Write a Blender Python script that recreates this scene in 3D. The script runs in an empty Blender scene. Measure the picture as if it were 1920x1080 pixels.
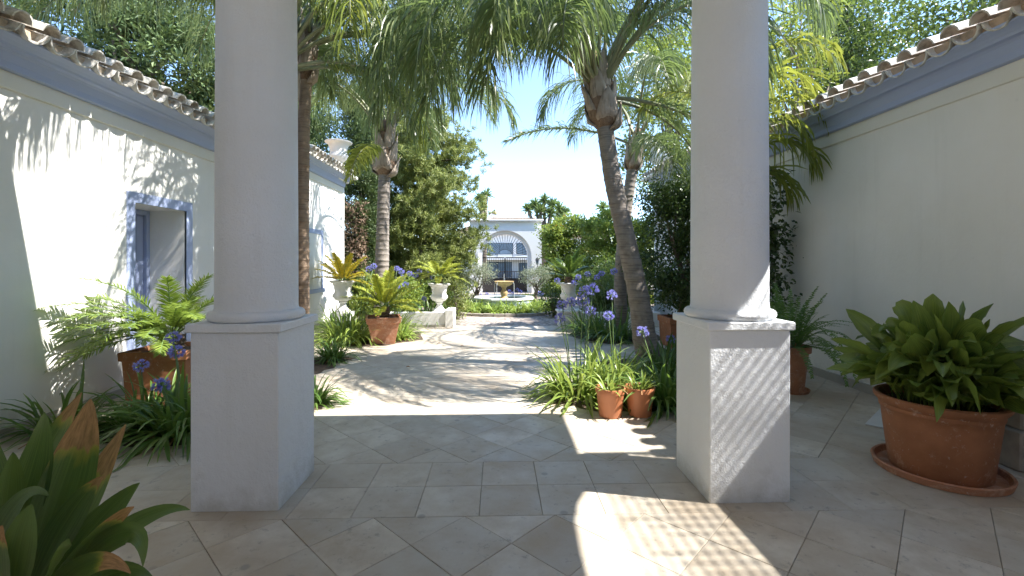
import bpy, math, random
import numpy as np
from mathutils import Vector

R = math.radians
rng = np.random.default_rng(7)
random.seed(7)
scene = bpy.context.scene
COL = scene.collection

# ------------------------------------------------------------------ camera
H = 1.55
F = 853.0
YAW = R(1.68)
cd = bpy.data.cameras.new('camera')
cam = bpy.data.objects.new('camera', cd)
COL.objects.link(cam)
cam.location = (0, 0, H)
cam.rotation_euler = (R(90), 0, -YAW)
cd.sensor_width = 36
cd.lens = 36 * F / 1920
cd.shift_y = -46 / 1920
cd.clip_start = 0.05
cd.clip_end = 900
scene.camera = cam

# ------------------------------------------------------------------ sky, sun, exposure
EL = R(51.8)
SUN_TO = Vector((-0.9744 * math.cos(EL), 0.225 * math.cos(EL), -math.sin(EL)))
w = bpy.data.worlds.new('World')
scene.world = w
w.use_nodes = True
nt = w.node_tree
bg = nt.nodes['Background']
sky = nt.nodes.new('ShaderNodeTexSky')
sky.sky_type = 'NISHITA'
sky.sun_disc = False
sky.sun_elevation = EL
sky.sun_rotation = math.atan2(0.9744, -0.225)
sky.altitude = 1500
sky.air_density = 1.0
sky.dust_density = 0.15
sky.ozone_density = 2.2
nt.links.new(sky.outputs[0], bg.inputs[0])
bg.inputs[1].default_value = 0.09
sd = bpy.data.lights.new('sun', 'SUN')
sd.energy = 2.4
sd.angle = R(0.5)
sd.color = (1.0, 0.965, 0.915)
sun = bpy.data.objects.new('sun', sd)
COL.objects.link(sun)
sun.location = (20, -5, 30)
sun.rotation_euler = SUN_TO.to_track_quat('-Z', 'Y').to_euler()
scene.view_settings.view_transform = 'Standard'
scene.view_settings.look = 'None'
scene.view_settings.gamma = 1
scene.view_settings.use_curve_mapping = False
scene.view_settings.exposure = 2.6
cy = scene.cycles
cy.use_denoising = True
cy.max_bounces = 10
cy.diffuse_bounces = 6
cy.transmission_bounces = 6
cy.transparent_max_bounces = 6
cy.caustics_reflective = False
cy.caustics_refractive = False
cy.sample_clamp_indirect = 8

# ------------------------------------------------------------------ pixel -> world
def ray(px, py):
    u = (px - 960) / F
    v = (494 - py) / F
    return (u * math.cos(YAW) + math.sin(YAW), -u * math.sin(YAW) + math.cos(YAW), v)
def G(px, py, z=0.0):
    d = ray(px, py); t = (z - H) / d[2]
    return Vector((d[0] * t, d[1] * t, z))
def P(px, py, Y):
    d = ray(px, py); t = Y / d[1]
    return Vector((d[0] * t, Y, H + d[2] * t))

# ------------------------------------------------------------------ materials
def newmat(name):
    m = bpy.data.materials.new(name); m.use_nodes = True
    n = m.node_tree.nodes; b = n['Principled BSDF']
    return m, m.node_tree, n, b
def nd(t, typ, **kw):
    x = t.nodes.new(typ)
    for k, v in kw.items():
        if k.startswith('i_'):
            x.inputs[k[2:].replace('_', ' ')].default_value = v
        else: setattr(x, k, v)
    return x
def ramp(t, fac, stops):
    r = t.nodes.new('ShaderNodeValToRGB')
    e = r.color_ramp.elements
    while len(e) < len(stops): e.new(0.5)
    for q, (p, c) in zip(e, stops):
        q.position = p; q.color = (*c, 1) if len(c) == 3 else c
    t.links.new(fac, r.inputs[0]); return r.outputs[0]
def mixc(t, fac, a, b, blend='MIX'):
    m = t.nodes.new('ShaderNodeMix'); m.data_type = 'RGBA'; m.blend_type = blend
    for i, s in ((0, fac), (6, a), (7, b)):
        if hasattr(s, 'is_output') or isinstance(s, bpy.types.NodeSocket): t.links.new(s, m.inputs[i])
        else: m.inputs[i].default_value = s if i == 0 else (*s, 1)
    return m.outputs[2]
def coords(t, kind='Object'):
    return t.nodes.new('ShaderNodeTexCoord').outputs[kind]
def noise(t, vec, scale, detail=5, rough=0.55):
    x = nd(t, 'ShaderNodeTexNoise'); x.inputs['Scale'].default_value = scale
    x.inputs['Detail'].default_value = detail; x.inputs['Roughness'].default_value = rough
    t.links.new(vec, x.inputs['Vector']); return x.outputs['Fac']
def bump(t, b, h, strength, dist):
    x = nd(t, 'ShaderNodeBump'); x.inputs['Strength'].default_value = strength; x.inputs['Distance'].default_value = dist
    t.links.new(h, x.inputs['Height']); t.links.new(x.outputs[0], b.inputs['Normal'])
def add(t, a, b, fb=1.0):
    m = nd(t, 'ShaderNodeMath', operation='MULTIPLY_ADD'); t.links.new(b, m.inputs[0]); m.inputs[1].default_value = fb
    t.links.new(a, m.inputs[2]); return m.outputs[0]

def plaster(name, col, rough=0.85, grain=60, bs=0.35, bd=0.004, dirt=(0.92, 0.915, 0.89), mildew=False):
    m, t, n, b = newmat(name)
    geo = t.nodes.new('ShaderNodeNewGeometry').outputs['Position']
    big = noise(t, geo, 0.9, 6, 0.6)
    c = mixc(t, ramp(t, big, [(0.35, (0, 0, 0)), (0.75, (1, 1, 1))]), col, tuple(a * d for a, d in zip(col, dirt)))
    sp = noise(t, geo, 7, 8, 0.7)
    c = mixc(t, ramp(t, sp, [(0.66, (0, 0, 0)), (0.78, (0.5, 0.5, 0.5))]), c, tuple(a * 0.82 for a in col))
    if mildew:
        sz = nd(t, 'ShaderNodeSeparateXYZ'); t.links.new(geo, sz.inputs[0])
        mz = nd(t, 'ShaderNodeMapRange'); mz.inputs[1].default_value = 0.0; mz.inputs[2].default_value = 0.42; mz.inputs[3].default_value = 0.36; mz.inputs[4].default_value = -0.25; t.links.new(sz.outputs['Z'], mz.inputs[0])
        md = add(t, mz.outputs[0], noise(t, geo, 5.5, 9, 0.72), 1.0)
        c = mixc(t, ramp(t, md, [(0.62, (0, 0, 0)), (0.92, (0.5,) * 3)]), c, (0.40, 0.39, 0.33))
        scr = noise(t, geo, 2.3, 12, 0.85)
        c = mixc(t, ramp(t, scr, [(0.63, (0, 0, 0)), (0.67, (0.35,) * 3)]), c, (0.45, 0.44, 0.41))
        st_ = nd(t, 'ShaderNodeMapping'); st_.inputs['Scale'].default_value = (5, 5, 0.35); t.links.new(geo, st_.inputs[0])
        c = mixc(t, ramp(t, noise(t, st_.outputs[0], 1.6, 6, 0.65), [(0.55, (0, 0, 0)), (0.75, (0.14,) * 3)]), c, (0.55, 0.54, 0.50))
    t.links.new(c, b.inputs['Base Color']); b.inputs['Roughness'].default_value = rough
    h = add(t, noise(t, geo, grain, 4, 0.6), noise(t, geo, grain * 0.2, 3, 0.5), 1.6)
    bump(t, b, h, bs, bd)
    return m
WALL = plaster('white plaster', (0.85, 0.835, 0.795), grain=35, bs=0.35, bd=0.005, mildew=True)
COLM = plaster('white column stucco', (0.775, 0.80, 0.83), grain=85, bs=0.7, bd=0.007, mildew=True)
FRIEZE = plaster('cream plaster', (0.80, 0.785, 0.73), grain=40, bs=0.2)
WHITE = plaster('whitewashed stone', (0.82, 0.81, 0.78), grain=70, bs=0.25)
BLUE = plaster('blue painted plaster', (0.40, 0.47, 0.67), rough=0.6, grain=30, bs=0.15, bd=0.002, dirt=(0.92, 0.92, 0.95))
PLINTH = plaster('grey skirting stone', (0.40, 0.38, 0.34), rough=0.6, grain=20, bs=0.15)
FARWHITE = plaster('far white wall', (0.80, 0.80, 0.80), grain=10, bs=0.1)

def tilemat(name, c1, c2, c3):
    m, t, n, b = newmat(name)
    geo = t.nodes.new('ShaderNodeNewGeometry').outputs['Position']
    oi = t.nodes.new('ShaderNodeObjectInfo').outputs['Random']
    isl = t.nodes.new('ShaderNodeNewGeometry').outputs['Random Per Island']
    rnd = nd(t, 'ShaderNodeMath', operation='ADD'); t.links.new(oi, rnd.inputs[0]); t.links.new(isl, rnd.inputs[1])
    fr = nd(t, 'ShaderNodeMath', operation='FRACT'); t.links.new(rnd.outputs[0], fr.inputs[0])
    # stretch veins: shift the noise per tile
    off = nd(t, 'ShaderNodeVectorMath', operation='SCALE'); off.inputs[0].default_value = (37, 23, 11)
    t.links.new(fr.outputs[0], off.inputs['Scale'])
    pos = nd(t, 'ShaderNodeVectorMath', operation='ADD'); t.links.new(geo, pos.inputs[0]); t.links.new(off.outputs[0], pos.inputs[1])
    base = ramp(t, fr.outputs[0], [(0.0, c1), (0.45, c2), (0.8, c3), (1.0, c2)])
    v1 = noise(t, pos.outputs[0], 3.2, 9, 0.66)
    c = mixc(t, ramp(t, v1, [(0.38, (0, 0, 0)), (0.66, (0.9,) * 3)]), base, (0.45, 0.375, 0.28))
    v2 = noise(t, pos.outputs[0], 14, 10, 0.75)
    c = mixc(t, ramp(t, v2, [(0.57, (0, 0, 0)), (0.66, (0.7,) * 3)]), c, (0.26, 0.235, 0.20))
    v3 = noise(t, geo, 1.1, 7, 0.62)
    c = mixc(t, ramp(t, v3, [(0.47, (0, 0, 0)), (0.68, (0.8,) * 3)]), c, (0.43, 0.345, 0.25))
    vor = nd(t, 'ShaderNodeTexVoronoi'); vor.inputs['Scale'].default_value = 3.3; t.links.new(geo, vor.inputs['Vector'])
    c = mixc(t, ramp(t, vor.outputs['Distance'], [(0.06, (0.6, 0.6, 0.6)), (0.10, (0, 0, 0))]), c, (0.25, 0.23, 0.2))
    t.links.new(c, b.inputs['Base Color'])
    t.links.new(ramp(t, v1, [(0.3, (0.42,) * 3), (0.7, (0.7,) * 3)]), b.inputs['Roughness'])
    bump(t, b, add(t, noise(t, pos.outputs[0], 40, 6, 0.7), v2, 0.6), 0.22, 0.003)
    return m
TILE = tilemat('limestone tile', (0.60, 0.54, 0.445), (0.50, 0.46, 0.39), (0.67, 0.605, 0.50))

def simple(name, col, rough=0.6, metal=0.0, var=0.25, scale=8, bs=0.2, bd=0.004, dark=None):
    m, t, n, b = newmat(name)
    g = coords(t)
    f = noise(t, g, scale, 6, 0.62)
    d = dark or tuple(c * (1 - var * 1.6) for c in col)
    c = mixc(t, ramp(t, f, [(0.35, (0, 0, 0)), (0.7, (1, 1, 1))]), col, d)
    t.links.new(c, b.inputs['Base Color'])
    b.inputs['Roughness'].default_value = rough; b.inputs['Metallic'].default_value = metal
    bump(t, b, noise(t, g, scale * 6, 4, 0.6), bs, bd)
    return m
GROUT = simple('joint mortar', (0.38, 0.34, 0.28), 0.95)
SOIL = simple('brown soil', (0.11, 0.075, 0.05), 0.95, scale=20, bs=0.6, bd=0.02)
EARTH = simple('dry ground', (0.20, 0.17, 0.12), 0.95, scale=2)
IRON = simple('black iron', (0.018, 0.018, 0.02), 0.5, 0.3)
DARKPANEL = simple('dark grey sheet metal', (0.035, 0.03, 0.03), 0.6)
PLASTICPOT = simple('orange plastic pot', (0.50, 0.19, 0.085), 0.45, scale=3, var=0.12, bs=0.05)
GOLD = simple('ochre fountain stone', (0.56, 0.38, 0.16), 0.6, scale=9, var=0.3)
BASIN = simple('white basin stone', (0.72, 0.73, 0.74), 0.5, scale=10, var=0.06)
BASINTILE = simple('pale blue glazed tile', (0.50, 0.58, 0.70), 0.3, scale=40, var=0.2)
GLASS = simple('dark window glass', (0.16, 0.22, 0.28), 0.15, scale=1, bs=0.0)
STONEB = simple('pale stone block', (0.42, 0.37, 0.31), 0.6, scale=5)
MARBLE = simple('white marble slab', (0.66, 0.66, 0.64), 0.4, scale=3, var=0.08, bs=0.03)
REAR = plaster('dark light-cutting rear wall', (0.34, 0.30, 0.25), grain=30)  # for the added rear wall, kept dark to lower fill on the columns
WOOD = simple('dark railing paint', (0.05, 0.045, 0.045), 0.6)
STEM = simple('green stem', (0.17, 0.27, 0.09), 0.5, scale=4)
DEADLEAF = simple('dry leaf', (0.30, 0.15, 0.06), 0.8, scale=9)

def gravelmat():
    m, t, n, b = newmat('pebble paving')
    geo = t.nodes.new('ShaderNodeNewGeometry').outputs['Position']
    v = nd(t, 'ShaderNodeTexVoronoi'); v.inputs['Scale'].default_value = 11; t.links.new(geo, v.inputs['Vector'])
    c = ramp(t, v.outputs['Color'], [(0.2, (0.33, 0.27, 0.23)), (0.6, (0.46, 0.39, 0.34)), (0.9, (0.52, 0.47, 0.42))])
    c = mixc(t, ramp(t, v.outputs['Distance'], [(0.35, (0, 0, 0)), (0.6, (1, 1, 1))]), c, (0.24, 0.2, 0.17))
    t.links.new(c, b.inputs['Base Color']); b.inputs['Roughness'].default_value = 0.85
    bump(t, b, v.outputs['Distance'], -0.6, 0.02)
    return m
GRAVEL = gravelmat()

def terracotta(name, col, lime=0.55):
    m, t, n, b = newmat(name)
    g = coords(t)
    a = noise(t, g, 4, 6, 0.6)
    c = mixc(t, ramp(t, a, [(0.3, (0, 0, 0)), (0.75, (1, 1, 1))]), col, tuple(x * 0.62 for x in col))
    s = noise(t, g, 9, 10, 0.8)
    c = mixc(t, ramp(t, s, [(lime, (0, 0, 0)), (lime + 0.13, (0.8,) * 3)]), c, (0.52, 0.34, 0.24))
    s2 = noise(t, g, 23, 8, 0.75)
    c = mixc(t, ramp(t, s2, [(0.60, (0, 0, 0)), (0.68, (0.8,) * 3)]), c, (0.58, 0.48, 0.41))
    t.links.new(c, b.inputs['Base Color']); b.inputs['Roughness'].default_value = 0.78
    bump(t, b, noise(t, g, 50, 5, 0.65), 0.25, 0.004)
    return m
TERRA = terracotta('terracotta', (0.40, 0.165, 0.075))
TERRA2 = terracotta('old terracotta', (0.47, 0.21, 0.115), 0.5)
def rooftile(name, c1, c2):
    m, t, n, b = newmat(name)
    g = t.nodes.new('ShaderNodeNewGeometry').outputs['Position']
    o = t.nodes.new('ShaderNodeObjectInfo').outputs['Random']
    c = ramp(t, o, [(0, c1), (1, c2)])
    c = mixc(t, ramp(t, noise(t, g, 8, 8, 0.7), [(0.45, (0, 0, 0)), (0.7, (1, 1, 1))]), c, (0.20, 0.17, 0.13))
    t.links.new(c, b.inputs['Base Color']); b.inputs['Roughness'].default_value = 0.85
    bump(t, b, noise(t, g, 50, 4, 0.6), 0.3, 0.004)
    return m
ROOFT = rooftile('clay roof tile', (0.46, 0.30, 0.20), (0.56, 0.44, 0.32))
ROOFW = rooftile('limewashed roof tile', (0.66, 0.63, 0.56), (0.74, 0.72, 0.68))

def leafmat(name, c1, c2, transl=0.35, rough=0.42, tcol=None, spec=0.5):
    m, t, n, b = newmat(name)
    out = n['Material Output']
    r = t.nodes.new('ShaderNodeNewGeometry').outputs['Random Per Island']
    c = ramp(t, r, [(0.0, c1), (0.85, c2), (1.0, tuple(x * 1.25 for x in c2))])
    o = t.nodes.new('ShaderNodeObjectInfo').outputs['Random']
    hs = nd(t, 'ShaderNodeHueSaturation')
    mr = nd(t, 'ShaderNodeMapRange'); mr.inputs[3].default_value = 0.85; mr.inputs[4].default_value = 1.15
    t.links.new(o, mr.inputs[0]); t.links.new(mr.outputs[0], hs.inputs['Value']); t.links.new(c, hs.inputs['Color'])
    c = hs.outputs[0]
    t.links.new(c, b.inputs['Base Color']); b.inputs['Roughness'].default_value = rough
    b.inputs['Specular IOR Level'].default_value = spec
    tr = nd(t, 'ShaderNodeBsdfTranslucent')
    tc = mixc(t, 0.55, c, tcol or tuple(min(1, x * 2.2) for x in c2))
    t.links.new(tc, tr.inputs['Color'])
    mx = nd(t, 'ShaderNodeMixShader'); mx.inputs[0].default_value = transl
    t.links.new(b.outputs[0], mx.inputs[1]); t.links.new(tr.outputs[0], mx.inputs[2])
    t.links.new(mx.outputs[0], out.inputs['Surface'])
    return m
PALM = leafmat('palm leaflet', (0.09, 0.125, 0.05), (0.19, 0.225, 0.09), 0.42, 0.36, (0.32, 0.45, 0.12))
PALMY = leafmat('yellow green palm leaflet', (0.11, 0.16, 0.03), (0.24, 0.28, 0.05), 0.42, 0.38, (0.5, 0.52, 0.08))
CYC = leafmat('cycad leaflet', (0.07, 0.13, 0.03), (0.15, 0.23, 0.05), 0.32, 0.35, (0.35, 0.5, 0.08))
CYCM = leafmat('fresh green cycad leaflet', (0.13, 0.20, 0.04), (0.27, 0.35, 0.07), 0.35, 0.38, (0.4, 0.55, 0.09))
CYCY = leafmat('yellowing cycad leaflet', (0.48, 0.42, 0.035), (0.70, 0.55, 0.06), 0.35, 0.4, (0.8, 0.7, 0.1))
CYCL = leafmat('lime cycad leaflet', (0.24, 0.30, 0.04), (0.44, 0.45, 0.07), 0.35, 0.4, (0.55, 0.6, 0.1))
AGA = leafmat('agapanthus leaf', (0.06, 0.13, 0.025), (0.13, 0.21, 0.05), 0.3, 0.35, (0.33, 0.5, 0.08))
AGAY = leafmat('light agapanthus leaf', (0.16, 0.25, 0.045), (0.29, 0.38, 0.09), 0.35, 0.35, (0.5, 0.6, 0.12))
FICUS = leafmat('dark glossy leaf', (0.03, 0.06, 0.016), (0.09, 0.14, 0.034), 0.2, 0.3, (0.14, 0.24, 0.04))
BROAD = leafmat('yellow green leaf', (0.10, 0.15, 0.025), (0.20, 0.25, 0.05), 0.35, 0.4, (0.42, 0.5, 0.08))
BROAD2 = leafmat('mid green leaf', (0.05, 0.09, 0.02), (0.11, 0.16, 0.04), 0.3, 0.4, (0.26, 0.36, 0.06))
CONI = leafmat('cypress spray', (0.05, 0.09, 0.03), (0.12, 0.17, 0.055), 0.2, 0.6, (0.16, 0.24, 0.06))
CONIB = leafmat('dry cypress spray', (0.17, 0.11, 0.07), (0.30, 0.21, 0.14), 0.15, 0.8)
PINE = leafmat('pine needle', (0.13, 0.165, 0.045), (0.30, 0.33, 0.09), 0.25, 0.5, (0.3, 0.36, 0.08))
OLIVE = leafmat('olive leaf', (0.16, 0.19, 0.11), (0.30, 0.33, 0.22), 0.25, 0.5)
HEDGE = leafmat('hedge leaf', (0.09, 0.16, 0.03), (0.23, 0.30, 0.06), 0.35, 0.4, (0.45, 0.5, 0.08))
FERN = leafmat('fern leaflet', (0.07, 0.15, 0.03), (0.15, 0.26, 0.06), 0.35, 0.5, (0.3, 0.5, 0.1))
ORANGE = leafmat('orange blossom', (0.75, 0.22, 0.04), (0.85, 0.42, 0.10), 0.3, 0.6)
PINK = leafmat('red blossom', (0.60, 0.05, 0.08), (0.75, 0.15, 0.2), 0.3, 0.6)
UMBEL = leafmat('blue agapanthus flower', (0.27, 0.27, 0.64), (0.48, 0.48, 0.86), 0.35, 0.5, (0.45, 0.45, 0.9))
YUCCA = leafmat('yucca leaf', (0.07, 0.12, 0.03), (0.16, 0.22, 0.07), 0.25, 0.4)

def bark(name, c1, c2, ring=True, scale=1.0):
    m, t, n, b = newmat(name)
    g = coords(t)
    f = noise(t, g, 9 * scale, 8, 0.7)
    mp = nd(t, 'ShaderNodeMapping'); mp.inputs['Scale'].default_value = (30, 30, 4) if not ring else (3, 3, 60)
    t.links.new(g, mp.inputs[0])
    f2 = noise(t, mp.outputs[0], 1.0 * scale, 5, 0.6)
    c = mixc(t, ramp(t, f, [(0.3, (0, 0, 0)), (0.7, (1, 1, 1))]), c1, c2)
    c = mixc(t, ramp(t, f2, [(0.5, (0, 0, 0)), (0.72, (0.8,) * 3)]), c, tuple(x * 0.45 for x in c1))
    t.links.new(c, b.inputs['Base Color']); b.inputs['Roughness'].default_value = 0.9
    bump(t, b, add(t, f, f2, 1.0), 0.5, 0.02)
    return m
PBARK = bark('palm bark', (0.21, 0.175, 0.145), (0.33, 0.29, 0.25))
PBARKO = bark('brown palm bark', (0.27, 0.185, 0.12), (0.40, 0.29, 0.20))
BOOT = bark('palm leaf base', (0.33, 0.26, 0.20), (0.46, 0.38, 0.31), ring=False)
FIBRE = bark('palm fibre', (0.20, 0.125, 0.08), (0.32, 0.22, 0.15), ring=False, scale=2)
PETIOLE = simple('palm petiole', (0.26, 0.27, 0.15), 0.5, scale=3)
BARK = bark('tree bark', (0.15, 0.115, 0.085), (0.23, 0.19, 0.15), ring=False)
CAUDEX = bark('cycad trunk', (0.13, 0.09, 0.06), (0.22, 0.16, 0.11), ring=False, scale=3)

def aspmat(name, g1, g2, brown, thr, transl=0.22):
    m, t, n, b = newmat(name)
    out = n['Material Output']
    uv = coords(t, 'UV')
    sx = nd(t, 'ShaderNodeSeparateXYZ'); t.links.new(uv, sx.inputs[0])
    mp = nd(t, 'ShaderNodeMapping'); mp.inputs['Scale'].default_value = (26, 1.2, 1); t.links.new(uv, mp.inputs[0])
    st = noise(t, mp.outputs[0], 1.0, 4, 0.6)
    oi = t.nodes.new('ShaderNodeObjectInfo').outputs['Random']
    c = mixc(t, oi, g1, g2)
    c = mixc(t, ramp(t, st, [(0.42, (0, 0, 0)), (0.62, (0.65,) * 3)]), c, tuple(x * 1.6 for x in g2))
    # dry tip
    nn = noise(t, uv, 3.0, 6, 0.6)
    s = add(t, sx.outputs['Y'], nn, 0.30)
    s2 = add(t, s, oi, 0.22)
    e = ramp(t, s2, [(thr, (0, 0, 0)), (thr + 0.02, (1, 1, 1))])
    br = mixc(t, ramp(t, noise(t, uv, 9, 5, 0.6), [(0.35, (0, 0, 0)), (0.65, (1, 1, 1))]), brown, tuple(x * 0.5 for x in brown))
    c = mixc(t, ramp(t, s2, [(thr - 0.07, (0, 0, 0)), (thr, (0.8,) * 3)]), c, (0.34, 0.30, 0.05))
    c = mixc(t, e, c, br)
    t.links.new(c, b.inputs['Base Color'])
    t.links.new(ramp(t, e, [(0, (0.33,) * 3), (1, (0.8,) * 3)]), b.inputs['Roughness'])
    bump(t, b, st, 0.25, 0.004)
    tr = nd(t, 'ShaderNodeBsdfTranslucent'); t.links.new(mixc(t, 0.5, c, (0.25, 0.38, 0.05)), tr.inputs['Color'])
    mx = nd(t, 'ShaderNodeMixShader'); mx.inputs[0].default_value = transl
    t.links.new(b.outputs[0], mx.inputs[1]); t.links.new(tr.outputs[0], mx.inputs[2])
    t.links.new(mx.outputs[0], out.inputs['Surface'])
    return m
ASP = aspmat('aspidistra leaf', (0.045, 0.09, 0.02), (0.19, 0.245, 0.045), (0.46, 0.33, 0.15), 1.24, 0.28)
ASPF = aspmat('foreground strap leaf', (0.035, 0.075, 0.024), (0.085, 0.14, 0.035), (0.42, 0.21, 0.09), 1.6)
ASPB = aspmat('strap leaf with dry tip', (0.04, 0.08, 0.025), (0.085, 0.14, 0.035), (0.46, 0.24, 0.11), 0.98)

def watermat():
    m, t, n, b = newmat('fountain water')
    b.inputs['Base Color'].default_value = (0.10, 0.17, 0.16, 1); b.inputs['Roughness'].default_value = 0.06
    bump(t, b, noise(t, coords(t), 14, 3, 0.5), 0.3, 0.01)
    return m
WATER = watermat()
def jetmat():
    m, t, n, b = newmat('falling water')
    b.inputs['Base Color'].default_value = (0.9, 0.93, 0.95, 1); b.inputs['Roughness'].default_value = 0.15
    b.inputs['Transmission Weight'].default_value = 0.5
    return m
JET = jetmat()

# ------------------------------------------------------------------ mesh helpers
class MB:
    def __init__(s): s.v = []; s.f = []; s.n = 0
    def add(s, verts, faces):
        verts = np.asarray(verts, float).reshape(-1, 3)
        o = s.n
        s.v.append(verts); s.n += len(verts)
        s.f += [tuple(i + o for i in f) for f in faces]
        return s
    def box(s, x0, x1, y0, y1, z0, z1):
        v = [(x, y, z) for x in (x0, x1) for y in (y0, y1) for z in (z0, z1)]
        return s.add(v, [(0, 1, 3, 2), (4, 6, 7, 5), (0, 4, 5, 1), (2, 3, 7, 6), (0, 2, 6, 4), (1, 5, 7, 3)])
    def bev(s, x0, x1, y0, y1, z0, z1, b=0.008):
        # box with chamfered vertical and top edges
        def ring(e, z): return [(x0 + e, y0, z), (x1 - e, y0, z), (x1, y0 + e, z), (x1, y1 - e, z), (x1 - e, y1, z), (x0 + e, y1, z), (x0, y1 - e, z), (x0, y0 + e, z)]
        def ringi(e, z): return [(x0 + e + b, y0 + b, z), (x1 - e - b, y0 + b, z), (x1 - b, y0 + e + b, z), (x1 - b, y1 - e - b, z), (x1 - e - b, y1 - b, z), (x0 + e + b, y1 - b, z), (x0 + b, y1 - e - b, z), (x0 + b, y0 + e + b, z)]
        v = ringi(b, z0) + ring(b, z0 + b) + ring(b, z1 - b) + ringi(b, z1)
        f = [tuple(range(7, -1, -1)), tuple(range(24, 32))]
        for k in range(3):
            for i in range(8):
                j = (i + 1) % 8
                f.append((k * 8 + i, k * 8 + j, k * 8 + 8 + j, k * 8 + 8 + i))
        return s.add(v, f)
    def prism(s, poly, axis, a, b):
        # poly in the two other axes, extruded along axis from a to b
        def p3(q, t):
            return {'x': (t, q[0], q[1]), 'y': (q[0], t, q[1]), 'z': (q[0], q[1], t)}[axis]
        n = len(poly)
        v = [p3(q, a) for q in poly] + [p3(q, b) for q in poly]
        f = [tuple(range(n - 1, -1, -1)), tuple(range(n, 2 * n))]
        f += [(i, (i + 1) % n, n + (i + 1) % n, n + i) for i in range(n)]
        return s.add(v, f)
    def lathe(s, prof, n=32, c=(0, 0, 0), caps=True, mod=None):
        v = []; f = []
        for k, (r, z) in enumerate(prof):
            for i in range(n):
                a = 2 * math.pi * i / n
                rr = r * (mod(a, k) if mod else 1)
                v.append((c[0] + rr * math.cos(a), c[1] + rr * math.sin(a), c[2] + z))
        for k in range(len(prof) - 1):
            for i in range(n):
                j = (i + 1) % n
                f.append((k * n + i, k * n + j, k * n + n + j, k * n + n + i))
        if caps:
            f.append(tuple(range(n - 1, -1, -1)))
            f.append(tuple(range((len(prof) - 1) * n, len(prof) * n)))
        return s.add(v, f)
    def tube(s, pts, rad, n=8, cap=True):
        pts = [Vector(p) for p in pts]
        if not hasattr(rad, '__len__'): rad = [rad] * len(pts)
        v = []; f = []
        for k, p in enumerate(pts):
            t = (pts[min(k + 1, len(pts) - 1)] - pts[max(k - 1, 0)]).normalized()
            ref = Vector((0, 0, 1)) if abs(t.z) < 0.9 else Vector((1, 0, 0))
            a = t.cross(ref).normalized(); b = t.cross(a)
            for i in range(n):
                th = 2 * math.pi * i / n
                v.append(tuple(p + (a * math.cos(th) + b * math.sin(th)) * rad[k]))
        for k in range(len(pts) - 1):
            for i in range(n):
                j = (i + 1) % n
                f.append((k * n + i, k * n + j, k * n + n + j, k * n + n + i))
        if cap:
            f.append(tuple(range(n - 1, -1, -1))); f.append(tuple(range((len(pts) - 1) * n, len(pts) * n)))
        return s.add(v, f)
    def strips(s, pts, side, wid):
        """pts (N,K,3), side (N,K,3) or (N,3), wid (N,K): flat ribbons"""
        pts = np.asarray(pts); N, K = pts.shape[:2]
        if side.ndim == 2: side = np.repeat(side[:, None, :], K, 1)
        wv = side * (wid[..., None] * 0.5)
        v = np.stack([pts - wv, pts + wv], 2).reshape(-1, 3)
        o = s.n
        s.v.append(v); s.n += len(v)
        b = (np.arange(N)[:, None] * K + np.arange(K - 1)[None]).reshape(-1) * 2 + o
        q = np.stack([b, b + 1, b + 3, b + 2], 1)
        s.f += list(map(tuple, q.tolist()))
        return s
    def vstrips(s, pts, side, up, wid, fold=0.25):
        """folded ribbons: three verts across, midrib sunk"""
        pts = np.asarray(pts); N, K = pts.shape[:2]
        wv = side * (wid[..., None] * 0.5); uv = up * (wid[..., None] * fold)
        v = np.stack([pts - wv + uv, pts, pts + wv + uv], 2).reshape(-1, 3)
        o = s.n; s.v.append(v); s.n += len(v)
        b = (np.arange(N)[:, None] * K + np.arange(K - 1)[None]).reshape(-1) * 3 + o
        q = np.concatenate([np.stack([b, b + 1, b + 4, b + 3], 1), np.stack([b + 1, b + 2, b + 5, b + 4], 1)])
        s.f += list(map(tuple, q.tolist()))
        return s
    def leaves(s, c, d, nrm, L, W):
        """rhombic leaves, slightly folded: c base (N,3), d direction, nrm normal"""
        d = unit(d); sd_ = unit(np.cross(d, nrm)); up = np.cross(sd_, d)
        L = L[:, None]; W = W[:, None]
        v = np.stack([c, c + d * L * 0.45 - sd_ * W * 0.5 + up * W * 0.12, c + d * L - up * L * 0.08, c + d * L * 0.45 + sd_ * W * 0.5 + up * W * 0.12], 1).reshape(-1, 3)
        o = s.n; s.v.append(v); s.n += len(v)
        b = np.arange(len(c)) * 4 + o
        s.f += list(map(tuple, np.stack([b, b + 1, b + 2, b + 3], 1).tolist()))
        return s
    def mesh(s, name, smooth=False, uv=None):
        me = bpy.data.meshes.new(name)
        v = np.concatenate(s.v) if s.v else np.zeros((0, 3))
        me.from_pydata(v.tolist(), [], s.f)
        if smooth: me.polygons.foreach_set('use_smooth', np.ones(len(me.polygons), bool))
        if uv is not None:
            lay = me.uv_layers.new(name='UVMap')
            li = np.empty(len(me.loops), int); me.loops.foreach_get('vertex_index', li)
            lay.data.foreach_set('uv', np.asarray(uv)[li].reshape(-1))
        me.update()
        return me
    def build(s, name, mat, parent=None, smooth=False, uv=None, loc=(0, 0, 0), **k):
        me = s.mesh(name, smooth, uv); me.materials.append(mat)
        return ob(name, me, parent, loc, **k)
def unit(a): return a / (np.linalg.norm(a, axis=-1, keepdims=True) + 1e-9)
def ob(name, me, parent=None, loc=(0, 0, 0), rot=(0, 0, 0), sc=1.0, kind=None):
    o = bpy.data.objects.new(name, me); COL.objects.link(o)
    o.location = loc; o.rotation_euler = rot
    o.scale = sc if hasattr(sc, '__len__') else (sc, sc, sc)
    if parent: o.parent = parent
    if kind: o['kind'] = kind
    return o
def tag(o, label, cat, group=None):
    o['label'] = label; o['category'] = cat
    if group: o['group'] = group
    return o
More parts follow.
